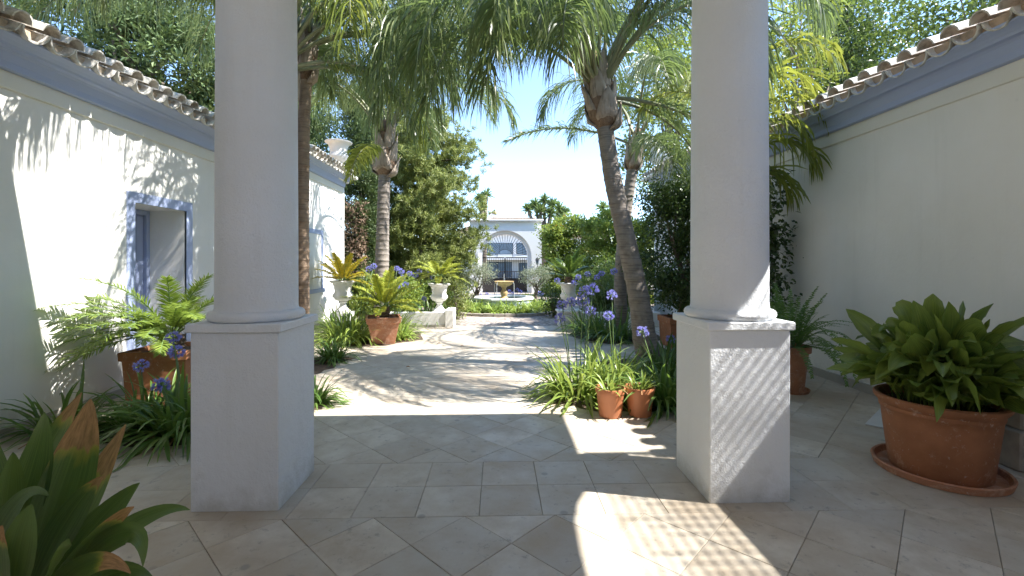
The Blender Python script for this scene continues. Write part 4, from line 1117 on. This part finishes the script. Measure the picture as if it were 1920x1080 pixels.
def blade(parent, p0, p1, p2, width, mat, petiole=0.3, cup=0.18, twist=0.0, K=12, M=5, wave=0.0, rnd=None, nhint=None, peak=0.8, sp=0.85):
    """leaf along the quadratic curve p0,p1,p2"""
    p0, p1, p2 = (np.array(q, float) for q in (p0, p1, p2))
    t = np.linspace(0, 1, K)[:, None]
    pts = (1 - t) ** 2 * p0 + 2 * t * (1 - t) * p1 + t ** 2 * p2
    d = unit(2 * (1 - t) * (p1 - p0) + 2 * t * (p2 - p1))
    ref = np.array(nhint if nhint is not None else (0, 0, 1.0), float)
    side = np.cross(d, ref)
    if np.linalg.norm(side, axis=1).min() < 0.12: side = np.cross(d, np.array([0.6, -0.8, 0.2]))
    side = unit(side)
    for i in range(1, K):
        if side[i] @ side[i - 1] < 0: side[i] *= -1
    up = np.cross(side, d)
    if twist:
        a = twist * t; side, up = side * np.cos(a) + up * np.sin(a), up * np.cos(a) - side * np.sin(a)
    u = t[:, 0]
    q = np.clip((u - petiole) / (1 - petiole), 0, 1)
    wp = np.where(u < petiole, 0.07, 0.07 + 0.93 * np.sin(np.pi * np.clip(q, 0, 1) ** peak) ** sp)
    wp = np.where(u > 0.97, 0.03, wp) * width
    v = []; uv = []
    for i in range(K):
        for j in range(M):
            s = j / (M - 1) * 2 - 1
            off = side[i] * s * wp[i] * 0.5 + up[i] * (cup * abs(s) ** 1.3 * wp[i] + (wave * wp[i] * math.sin(i * 1.9 + j) if abs(s) > 0.6 else 0))
            v.append(pts[i] + off); uv.append((j / (M - 1), u[i]))
    f = [(i * M + j, i * M + j + 1, (i + 1) * M + j + 1, (i + 1) * M + j) for i in range(K - 1) for j in range(M - 1)]
    return MB().add(v, f).build('leaf', mat, parent, smooth=True, uv=uv)
ap = thing('aspidistra', 'bushy aspidistra with broad dark leaves in the big terracotta pot', 'potted plant', BP + Vector((0, 0, 0.5)))
ra = np.random.default_rng(21)
for k in range(270):
    az = k * 2.39996 + ra.normal(0, 0.2)
    lv = ra.uniform(0, 1) ** 0.55
    rb_ = 0.05 + 0.24 * lv * ra.uniform(0.6, 1)
    ca, sa = math.cos(az), math.sin(az)
    reach = 0.10 + 0.50 * lv + ra.normal(0, 0.06)
    top_ = (0.82 - 0.62 * lv ** 1.5) * ra.uniform(0.35, 1.05) + ra.normal(0, 0.05)
    p0 = (rb_ * ca, rb_ * sa, -0.01)
    tx = reach * ca; ty = reach * sa
    if BP.x + tx > XR - 0.06: tx = XR - 0.06 - BP.x; top_ += 0.1
    p2 = (tx, ty, max(-0.10, top_))
    jx, jy = ra.normal(0, 0.11, 2); tx += jx; ty += jy
    up_ = ra.random() < 0.62
    p1 = (tx * 0.45 + rb_ * ca * 0.3, ty * 0.45 + rb_ * sa * 0.3, top_ * 0.6 + (0.08 if up_ else 0.27) + 0.10 * lv)
    p2 = (tx, ty, max(-0.10, top_ + (0.05 if up_ else -0.03)))
    blade(ap, p0, p1, p2, ra.uniform(0.10, 0.19), ASP, ra.uniform(0.18, 0.45), ra.uniform(0.05, 0.35), ra.normal(0, 1.0), 12, 5, 0.07, sp=0.7)

# ---------------- foreground strap-leaved plant, bottom-left
FG = Vector((-1.42, 1.30, 0))
fp = thing('terracotta_pot', 'terracotta pot under the foreground strap-leaved plant', 'pot', FG)
sharp(MB().lathe([(0.15, 0.0), (0.155, 0.01), (0.20, 0.32), (0.215, 0.325), (0.22, 0.375), (0.205, 0.38), (0.19, 0.33)], 32, caps=False).build('body', TERRA, fp), 50)
MB().lathe([(0.195, 0.34), (0.01, 0.35)], 24).build('soil', SOIL, fp)
fg = thing('strap_leaf_plant', 'large foreground plant with brown-tipped strap leaves', 'potted plant', FG + Vector((0, 0, 0.34)))
FO = np.array(fg.location)
camdir = np.array([0.72, -0.62, 0.30])
def fgleaf(tip, mid, base, w, mat, Yt=1.3, Ym=1.3, Yb=1.3, nh=None, tw=0.0):
    a, b, c = (np.array(P(*q, y)) - FO for q, y in ((base, Yb), (mid, Ym), (tip, Yt)))
    m_ = 2 * b - 0.5 * (a + c)
    blade(fg, a, m_, c, w, mat, 0.0 if base[1] < 1120 else 0.05, 0.16, tw, 18, 7, 0.012, nhint=nh if nh is not None else camdir + ra.normal(0, 0.35, 3), peak=0.72, sp=1.05)
for L_ in [((170, 748), (125, 890), (50, 1110), 0.125, ASPB, 1.28, 1.28, 1.32), ((153, 736), (80, 860), (-30, 1060), 0.075, ASPB, 1.45, 1.42, 1.38),
           ((83, 773), (55, 900), (-10, 1080), 0.085, ASPF, 1.2, 1.22, 1.28), ((236, 795), (165, 930), (70, 1120), 0.075, ASPB, 1.42, 1.38, 1.34),
           ((262, 905), (180, 985), (60, 1140), 0.075, ASPF, 1.22, 1.24, 1.3), ((356, 956), (240, 985), (70, 1130), 0.055, ASPF, 1.3, 1.27, 1.3),
           ((268, 1062), (225, 1000), (90, 1120), 0.06, ASPF, 1.12, 1.15, 1.28), ((196, 892), (130, 970), (50, 1120), 0.07, ASPB, 1.16, 1.2, 1.28),
           ((24, 848), (15, 930), (0, 1080), 0.06, ASPF, 1.1, 1.15, 1.25), ((92, 930), (30, 950), (-40, 1090), 0.045, ASPF, 1.05, 1.1, 1.2),
           ((252, 950), (170, 1010), (70, 1130), 0.07, ASPB, 1.1, 1.15, 1.28), ((60, 945), (40, 1020), (20, 1150), 0.065, ASPF, 1.0, 1.05, 1.2),
           ((-20, 800), (-10, 930), (0, 1100), 0.09, ASPF, 1.35, 1.35, 1.32), ((40, 900), (40, 1000), (30, 1150), 0.10, ASPF, 1.3, 1.3, 1.3), ((130, 1010), (90, 1070), (50, 1160), 0.07, ASPF, 1.02, 1.06, 1.2),
           ((245, 1075), (160, 1060), (60, 1150), 0.055, ASPB, 1.05, 1.1, 1.25), ((5, 985), (-10, 1050), (0, 1160), 0.07, ASPB, 1.0, 1.05, 1.2),
           ((120, 860), (95, 960), (40, 1120), 0.09, ASPF, 1.38, 1.36, 1.33), ((210, 960), (140, 1040), (60, 1150), 0.085, ASPF, 1.34, 1.32, 1.3), ((-60, 870), (-40, 980), (10, 1130), 0.08, ASPF, 1.25, 1.25, 1.28), ((290, 1090), (200, 1080), (80, 1160), 0.06, ASPF, 1.2, 1.2, 1.28)]:
    fgleaf(*L_)

# ---------------- fern in pot behind the right pedestal
FP = Vector((3.55, 5.45, 0))
fs = thing('saucer', 'small terracotta saucer under the fern pot', 'saucer', FP)
sharp(MB().lathe([(0.2, 0), (0.215, 0.035), (0.20, 0.035), (0.19, 0.012), (0.03, 0.01)], 32).build('dish', TERRA2, fs), 40)
fpt = thing('terracotta_pot', 'tall terracotta pot holding the fern by the right wall', 'pot', FP + Vector((0, 0, 0.011)))
sharp(MB().lathe([(0.15, 0), (0.20, 0.46), (0.225, 0.47), (0.23, 0.54), (0.215, 0.545), (0.2, 0.5)], 36, caps=False).build('body', TERRA2, fpt), 40)
MB().lathe([(0.205, 0.5), (0.01, 0.52)], 24).build('soil', SOIL, fpt)
fe = thing('fern', 'arching green sword fern in the tall pot by the right wall', 'fern', FP + Vector((0, 0, 0.52)))
FM = [frond_mesh(0.85, ph, dp, 0.055, 42, 0.017, 0.6, (STEM, FERN), seed=500 + k, s0=0.12, rach=0.004, plum=0.3, fwd=0.25, K=3, stiff=True) for k, (ph, dp) in enumerate(((82, 60), (72, 90), (60, 110), (45, 110), (25, 100), (80, 30)))]
for k in range(74):
    az = (k * 137.5 + random.uniform(-12, 12)) % 360; j = k % 6
    x_, y_ = 0.1 * math.cos(R(az)), 0.1 * math.sin(R(az))
    s_ = random.uniform(0.8, 1.12)
    if abs(az) < 50 or az > 310: s_ *= 0.72
    ob('frond', FM[j], fe, (x_, y_, 0), (R(random.uniform(-8, 8)), 0, R(az)), s_)

# ---------------- floor odds and ends
MB().bev(-0.35, 0.35, -0.22, 0.22, 0.002, 0.014, 0.003).build('marble_slab', MARBLE, loc=tuple(G(1690, 792)))
o = bpy.data.objects['marble_slab']; o.rotation_euler = (0, 0, R(40)); tag(o, 'white marble slab lying flat behind the big terracotta pot', 'slab')
sb = thing('stone_block', 'stepped pale stone block at the foot of the right wall', 'stone block', (4.08, 3.45, 0))
MB().bev(-0.22, 0.2, -0.2, 0.2, 0.0, 0.30, 0.012).build('base', STONEB, sb); MB().bev(-0.18, 0.2, -0.17, 0.17, 0.302, 0.44, 0.01).build('step', STONEB, sb)
rd = random.Random(3)
for k, (px, py) in enumerate([(1035, 670), (770, 690), (1010, 655), (870, 650), (1060, 700), (960, 640), (985, 665), (640, 655), (1330, 700), (905, 625), (820, 645)]):
    q = G(px, py)
    o = blade(None, (0, 0, 0.006), (0.03, 0.012, 0.03), (0.075, 0.0, 0.01), 0.035, DEADLEAF, 0.15, 0.3, 0.4, 6, 3)
    o.name = 'fallen_leaf'; o.location = q; o.rotation_euler = (0, 0, rd.uniform(0, 6)); tag(o, 'dry brown leaf fallen on the sunlit paving', 'leaf', 'fallen leaves on the path')

# ---------------- trees, shrubs and hedges
def crown_pts(blobs, r):
    C_ = []; Rr = []
    for (x, y, z, rx, ry, rz, n, cr) in blobs:
        d = unit(r.normal(0, 1, (n, 3))); q = r.uniform(0.25, 1, n) ** 0.45
        C_.append(np.array([x, y, z]) + d * q[:, None] * np.array([rx, ry, rz])); Rr.append(cr * r.uniform(0.6, 1.3, n))
    return np.concatenate(C_), np.concatenate(Rr)
def tree(name, label, base, blobs, per, L, W, mat, trunk=(0.12, 0.05), cat='tree', group=None, up=0.3, flat=0.75, bark_=BARK, limbs=14, seed=0, core=None, flowers=None, trunk_to=None, outw=0.8, wildmat=None):
    r = np.random.default_rng(seed + 900)
    t = thing(name, label, cat, base, group=group)
    C_, Rr = crown_pts(blobs, r)
    cen = np.array([b[:3] for b in blobs]).mean(0)
    topz = trunk_to if trunk_to else cen[2]
    tp = Vector((cen[0] * 0.6, cen[1] * 0.6, topz))
    path = [Vector((0, 0, -0.1)), Vector((tp.x * 0.2 + 0.03, tp.y * 0.2, topz * 0.33)), Vector((tp.x * 0.55 - 0.03, tp.y * 0.55, topz * 0.66)), tp]
    mb = MB().tube(path, [trunk[0] * 1.25, trunk[0], trunk[0] * 0.75, trunk[1]], 10)
    for i in r.choice(len(C_), min(limbs, len(C_)), replace=False):
        q = Vector(C_[i]); k = r.uniform(0.35, 0.95)
        s = path[1].lerp(path[2], k * 2 - 0.7) if k < 0.6 else path[2].lerp(tp, (k - 0.6) / 0.35)
        mdl = s.lerp(q, 0.5) + Vector((r.normal(0, 0.08), r.normal(0, 0.08), 0.12 * (q - s).length * 0.6))
        mb.tube([s, mdl, q], [trunk[1] * 0.9, trunk[1] * 0.6, trunk[1] * 0.2], 6)
    mb.build('trunk', bark_, t, smooth=True)
    n = len(C_) * per
    idx = np.repeat(np.arange(len(C_)), per)
    off = r.normal(0, 0.5, (n, 3)) * np.array([1, 1, flat])
    c = C_[idx] + off * Rr[idx][:, None]
    d = unit(off) * outw + r.normal(0, 0.5, (n, 3)) + np.array([0, 0, up])
    nr = r.normal(0, 0.6, (n, 3)) + np.array([0, 0, 1.0])
    ms = MB().leaves(c, d, nr, L * r.uniform(0.6, 1.2, n), W * r.uniform(0.7, 1.2, n))
    ms.build('crown', mat, t)
    if wildmat:
        wm, box, cnt = wildmat
        sel = r.uniform(0, 1, (cnt, 3)) * (np.array(box[1]) - np.array(box[0])) + np.array(box[0])
        MB().leaves(sel, r.normal(0, 1, (cnt, 3)) + np.array([0, 0, up]), r.normal(0, 1, (cnt, 3)), L * r.uniform(0.6, 1.2, cnt), W * r.uniform(0.7, 1.2, cnt)).build('dry_crown', wm, t)
    if flowers:
        fm, cnt, sz = flowers
        i = r.choice(n, cnt, replace=False)
        outd = unit(c[i] - cen)
        cc = np.repeat(c[i] + outd * 0.12, 5, 0) + r.normal(0, sz, (cnt * 5, 3))
        MB().leaves(cc, r.normal(0, 1, cc.shape), r.normal(0, 1, cc.shape), np.full(len(cc), sz * 1.2), np.full(len(cc), sz * 0.9)).build('blossom', fm, t, kind='stuff')
    return t
def colb(h, r0, n, cr, taper=0.8, z0=0.3, k=7):
    return [(0, 0, z0 + (h - z0) * (i + 0.5) / k, r0 * (1 - taper * ((i + 0.3) / k) ** 1.6), r0 * (1 - taper * ((i + 0.3) / k) ** 1.6), (h - z0) / k * 0.8, n, cr) for i in range(k)]

# shrubs near
f1 = Vector((3.42, 8.45, 0))
square_pot('square_planter', 'rough square terracotta planter under the dark ficus', f1.x, f1.y, 0.62, 0.58, 0.56, 0, TERRA)
tree('ficus', 'dense dark-leaved ficus in the square planter beyond the right pedestal', f1 + Vector((0, 0, 0.5)), [(0, 0, 1.0, 0.75, 0.7, 0.75, 46, 0.3), (0.1, 0.1, 1.9, 0.8, 0.7, 0.75, 46, 0.3), (0.15, 0, 0.5, 0.6, 0.55, 0.4, 20, 0.26), (-0.1, 0, 2.4, 0.6, 0.6, 0.45, 22, 0.26)], 150, 0.075, 0.04, FICUS, (0.05, 0.025), 'tree', up=-0.35, seed=1, trunk_to=1.8)
tree('ficus', 'slender dark shrub climbing the right wall behind the fern', Vector((4.0, 6.75, 0)), [(-0.05, 0, 2.35, 0.34, 0.34, 0.62, 26, 0.2), (0.0, 0, 1.6, 0.30, 0.34, 0.5, 20, 0.2), (-0.05, 0, 1.0, 0.25, 0.3, 0.4, 10, 0.18)], 55, 0.085, 0.05, FICUS, (0.03, 0.012), 'tree', up=-0.4, seed=2, trunk_to=2.4)

# trees behind the right building
tree('broadleaf_tree', 'sparse yellow-green broadleaf tree above the right eave beside the column', Vector((8.2, 12.0, 0)), [(0, 0, 5.6, 1.3, 1.2, 1.5, 44, 0.42), (-0.8, -0.3, 7.0, 1.2, 1.1, 1.2, 34, 0.42), (0.6, -0.2, 4.6, 1.1, 1, 0.9, 26, 0.4), (0.2, 0, 8.2, 0.9, 0.9, 0.8, 18, 0.4)], 55, 0.15, 0.075, BROAD, (0.16, 0.06), seed=3, limbs=26)
tree('cypress', 'dark green cypress standing between the trees above the right eave', Vector((10.9, 14.2, 0)), colb(11.5, 1.35, 34, 0.45, 0.75, 2.5, 8), 150, 0.14, 0.055, CONI, (0.2, 0.08), seed=4, up=1.0, limbs=6)
tree('broadleaf_tree', 'leafy bright green tree to the right of the dark cypress', Vector((11.0, 12.2, 0)), [(0, 0, 6.4, 1.2, 1.2, 1.7, 60, 0.45), (0.7, -0.3, 5.3, 1.1, 1, 1.2, 40, 0.42), (-0.3, 0, 8.4, 1.1, 1, 1.2, 30, 0.42)], 52, 0.15, 0.075, BROAD2, (0.16, 0.06), seed=5)
tree('broadleaf_tree', 'dark leafy tree over the highest part of the right roof', Vector((10.4, 9.3, 0)), [(0, 0, 6.6, 1.7, 1.3, 1.1, 70, 0.42), (1.2, 0, 5.6, 1.4, 1.2, 1.3, 50, 0.42), (-0.9, 0.3, 7.6, 1.3, 1.2, 0.9, 26, 0.4)], 52, 0.13, 0.07, BROAD2, (0.16, 0.06), seed=6)
tree('broadleaf_tree', 'tall lime green tree rising behind the leaning palm crown', Vector((6.6, 17.5, 0)), [(0, 0, 6.0, 1.9, 1.6, 2.2, 80, 0.5), (-0.7, 0, 8.8, 1.7, 1.5, 1.8, 60, 0.5), (0.8, 0, 9.6, 1.4, 1.3, 1.2, 30, 0.5)], 60, 0.18, 0.09, BROAD, (0.2, 0.08), seed=7)
# behind the left building
tree('conifer', 'big bushy conifer above the left tiled eave', Vector((-9.0, 11.5, 0)), [(0, 0, 5.0, 1.9, 1.6, 1.3, 70, 0.42), (0.9, 0, 6.6, 1.6, 1.5, 1.4, 64, 0.42), (-1.6, 0, 6.2, 1.6, 1.4, 1.5, 60, 0.42), (0.2, 0, 8.2, 1.7, 1.5, 1.3, 60, 0.42), (2.4, 0.3, 4.9, 1.1, 1.1, 0.9, 36, 0.36)], 190, 0.15, 0.06, CONI, (0.22, 0.09), seed=8, up=0.3)
tree('conifer', 'tall cypress behind the left pavilion roof', Vector((-7.6, 17.5, 0)), colb(11, 1.7, 36, 0.5, 0.6, 3, 7), 140, 0.17, 0.065, CONI, (0.2, 0.09), seed=9, up=0.8, limbs=6)
tree('cypress', 'cypress with dry brown lower branches beside the pavilion corner', Vector((P(676, 400, 14.6).x, 14.6, 0)), colb(7.2, 0.72, 30, 0.3, 0.5, 0.4, 8), 150, 0.11, 0.045, CONI, (0.1, 0.04), seed=10, up=0.9, limbs=6, wildmat=(CONIB, ((-0.55, -0.8, 1.2), (0.35, -0.3, 3.4)), 2600))
tree('cypress', 'slim green cypress left of the straight palm trunk', Vector((P(700, 400, 17).x, 17.0, 0)), colb(8.5, 0.75, 26, 0.3, 0.7, 0.4, 8), 130, 0.12, 0.05, CONI, (0.1, 0.04), seed=16, up=0.9, limbs=6)
# pine with layered branches
def pine(label, base, layers, seed, needle=0.16):
    r = np.random.default_rng(seed); t = thing('pine_tree', label, 'tree', base)
    zt = max(l[0] for l in layers) + 0.7
    MB().tube([(0, 0, -0.1), (0.08, 0, zt * 0.4), (-0.03, 0, zt * 0.75), (0.05, 0, zt)], [0.16, 0.13, 0.09, 0.03], 10).build('trunk', BARK, t, smooth=True)
    cc = []; dd = []
    for (z, L, az, dz) in layers:
        a = R(az); e = Vector((L * math.cos(a), L * math.sin(a), z + dz)); s = Vector((0.02, 0, z))
        m_ = s.lerp(e, 0.5) + Vector((0, 0, -0.12 * L * 0.4))
        MB().tube([s, m_, e], [0.045, 0.032, 0.01], 6).build('branch', BARK, t, smooth=True)
        n = int(85 * L)
        for i in range(n):
            f = r.uniform(0.25, 1.05); q = (s.lerp(m_, f * 2) if f < 0.5 else m_.lerp(e, f * 2 - 1))
            q = np.array(q) + r.normal(0, 1, 3) * np.array([0.3, 0.3, 0.2]) * (0.5 + L * 0.3) + np.array([0, 0, 0.08])
            k = 30
            v = unit(r.normal(0, 1, (k, 3)) + np.array([0, 0, 0.8]))
            cc.append(np.repeat(q[None], k, 0) + r.normal(0, 0.03, (k, 3))); dd.append(v)
    cc = np.concatenate(cc); dd = np.concatenate(dd); n = len(cc)
    MB().leaves(cc, dd, r.normal(0, 1, (n, 3)), needle * r.uniform(0.6, 1.2, n), np.full(n, 0.028)).build('crown', PINE, t)
pr_ = random.Random(4)
lay = []
for i in range(34):
    z = 0.9 + i * 0.175
    lay.append((z, 1.9 - 0.2 * abs(z - 3) * 0.55 + pr_.uniform(-.3, .3), i * 137.5 + pr_.uniform(-20, 20), pr_.uniform(0.0, 0.35)))
pine('spreading green pine with layered branches left of the gateway', Vector((P(790, 480, 17).x, 17.0, 0)), lay, 31)

# hedges near the gateway
def hedge(label, x0, x1, y0, y1, zt, n, mat, seed, flowers=None, L=0.13):
    w2, d2 = (x1 - x0) / 2, (y1 - y0) / 2
    bl = []
    k = max(2, int((x1 - x0) / 0.8)); q = max(2, int(zt / 0.8))
    for i in range(k):
        for j in range(q):
            bl.append((-w2 + (i + 0.5) * 2 * w2 / k, 0, (j + 0.5) * zt / q + random.uniform(-.15, .15), w2 / k * 1.25, d2, zt / q * 0.65, n, 0.30))
    return tree('hedge', label, Vector(((x0 + x1) / 2, (y0 + y1) / 2, 0)), bl, 170, L, L * 0.6, mat, (0.06, 0.02), 'hedge', seed=seed, flowers=flowers, up=0.1, limbs=6)
hedge('tall leafy hedge with orange blossom right of the gateway', P(1018, 480, 22).x, P(1122, 480, 22).x, 21.2, 22.6, 3.7, 15, HEDGE, 41, (ORANGE, 90, 0.06))
hedge('bright hedge beyond the right urn under the leaning palm', P(1100, 480, 18).x, P(1235, 480, 18).x, 17.2, 18.8, 3.4, 14, HEDGE, 42, (ORANGE, 18, 0.05))
hedge('clipped green hedge left of the gateway under the pine', P(770, 480, 21).x, P(878, 480, 21).x, 20.4, 21.6, 2.4, 13, BROAD2, 43)
hedge('shaded leafy hedge behind the planting between pavilion and pine', P(690, 480, 19.5).x, P(770, 480, 19.5).x, 19, 20, 2.6, 11, BROAD2, 44)
tree('shrub', 'round shaded shrub between the right urn and hedge', Vector((P(1135, 540, 14).x, 14, 0)), [(0, 0, 0.7, 1.1, 0.8, 0.75, 60, 0.3)], 60, 0.1, 0.05, BROAD2, (0.05, 0.02), 'shrub', seed=45)
tree('shrub', 'loose olive-green shrub beside the white left urn', Vector((P(855, 550, 12.8).x, 12.8, 0)), [(0, 0, 0.55, 0.36, 0.36, 0.5, 26, 0.2), (0, 0, 1.0, 0.25, 0.25, 0.3, 10, 0.16)], 60, 0.08, 0.035, PINE, (0.03, 0.012), 'shrub', seed=46)
tree('shrub', 'low shrub behind the plinth of the right urn', Vector((P(1037, 555, 13.2).x, 13.2, 0)), [(0, 0, 0.5, 0.35, 0.35, 0.45, 22, 0.2)], 55, 0.08, 0.04, BROAD2, (0.03, 0.012), 'shrub', seed=47)
tree('olive_tree', 'small silvery olive tree left of the fountain basin', Vector((P(892, 560, 16.6).x, 16.6, 0)), [(-0.1, 0, 1.15, 0.55, 0.5, 0.42, 40, 0.22), (0.35, 0, 1.25, 0.4, 0.4, 0.35, 22, 0.2)], 60, 0.07, 0.022, OLIVE, (0.06, 0.025), seed=48, limbs=10, trunk_to=0.8)
tree('olive_tree', 'small silvery olive tree right of the fountain basin', Vector((P(1003, 560, 16.2).x, 16.2, 0)), [(0, 0, 1.05, 0.5, 0.5, 0.34, 36, 0.2), (0.25, 0, 1.2, 0.35, 0.35, 0.25, 18, 0.18)], 60, 0.07, 0.022, OLIVE, (0.06, 0.025), seed=49, limbs=10, trunk_to=0.75)
for k, (px, py, Y, nm) in enumerate([(882, 576, 14.7, 'at the path side of the left olive'), (1000, 571, 14.9, 'at the path side of the right olive'), (893, 557, 16.9, 'behind the left rim of the basin'), (990, 555, 17.0, 'behind the right rim of the basin')]):
    q = P(px, py, Y)
    tree('clipped_shrub', 'low clipped yellow-green bush ' + nm, Vector((q.x, Y, 0)), [(0, 0, max(0.12, q.z * 0.8), 0.3, 0.25, 0.13, 26, 0.1)], 40, 0.05, 0.03, HEDGE, (0.02, 0.01), 'shrub', group='clipped bushes round the fountain', seed=60 + k, limbs=3)

# yuccas beyond the gateway
def yucca(label, base, heads, seed, flowers=False):
    r = np.random.default_rng(seed); t = thing('yucca', label, 'yucca', base, group='yuccas beyond the gateway')
    tb = MB()
    for (x, y, z, s) in heads:
        tb.tube([(0, 0, -0.1), (x * 0.3, y * 0.3, z * 0.6), (x, y, z)], [0.16, 0.12, 0.09], 8)
    tb.build('trunk', BARK, t, smooth=True)
    for (x, y, z, s) in heads:
        n = 90; d = unit(r.normal(0, 1, (n, 3)) + np.array([0, 0, 0.5]))
        pts, dd = arc(np.zeros((n, 3)) + np.array([x, y, z]), d, np.full(n, s) * r.uniform(0.8, 1.1, n), 0.5, 4)
        side = unit(np.cross(dd, r.normal(0, 1, (n, 1, 3))))
        MB().strips(pts, side, np.repeat(np.array([[0.5, 1, 0.8, 0.1]]) * 0.075, n, 0)).build('leaf_rosette', YUCCA, t)
    return t
def yh(Y, c, *l): return [(P(px, py, Y).x - c, dy, P(px, py, Y).z, s) for px, py, dy, s in l]
c_ = P(1022, 400, 29).x
yucca('many-headed yucca rising above the gateway coping', Vector((c_, 29, 0)), yh(29, c_, (990, 393, 0, .6), (1004, 384, 0.3, .65), (1020, 377, 0, .6), (1035, 386, -.3, .65), (1048, 392, 0, .65), (1058, 398, .2, .55), (1012, 398, -.4, .65), (1030, 402, -.4, .65), (1052, 412, -.2, .5)), 71)
c_ = P(908, 400, 28).x
yucca('tall yucca with hanging dry leaves left of the chimney', Vector((c_, 28, 0)), yh(28, c_, (912, 366, 0, .55), (900, 372, 0.2, .5), (905, 388, -.1, .45)), 72)
c_ = P(1132, 400, 26).x
yucca('yucca heads above the bright right hedge', Vector((c_, 26, 0)), yh(26, c_, (1130, 390, 0, .55), (1142, 402, .2, .5)), 73)

# filling shrubs in the left and right beds
for k, (x, y, h, rr, nm, mt) in enumerate([(-3.9, 14.0, 1.3, 0.7, 'rounded shrub below the cypress with dry branches', BROAD2), (-2.9, 13.6, 1.0, 0.65, 'leafy shrub behind the urn wall beneath the pine', HEDGE), (-3.2, 11.6, 0.8, 0.45, 'feathery light green shrub behind the smooth palm trunk', BROAD), (-2.0, 14.6, 0.9, 0.6, 'dark shrub between pine trunk and fountain bed', BROAD2), (3.3, 12.2, 1.0, 0.7, 'dark leafy shrub behind the banded palm trunk', BROAD2), (3.9, 15.0, 1.8, 0.9, 'tall shaded shrub before the bright right hedge', BROAD2), (-5.2, 16.0, 1.6, 0.9, 'dense shrub in the gap beyond the left pavilion', BROAD2)]):
    tree('shrub', nm, Vector((x, y, 0)), [(0, 0, h * 0.55, rr, rr * 0.9, h * 0.5, 40, 0.24)], 120, 0.10, 0.05, mt, (0.04, 0.015), 'shrub', seed=200 + k, limbs=6)
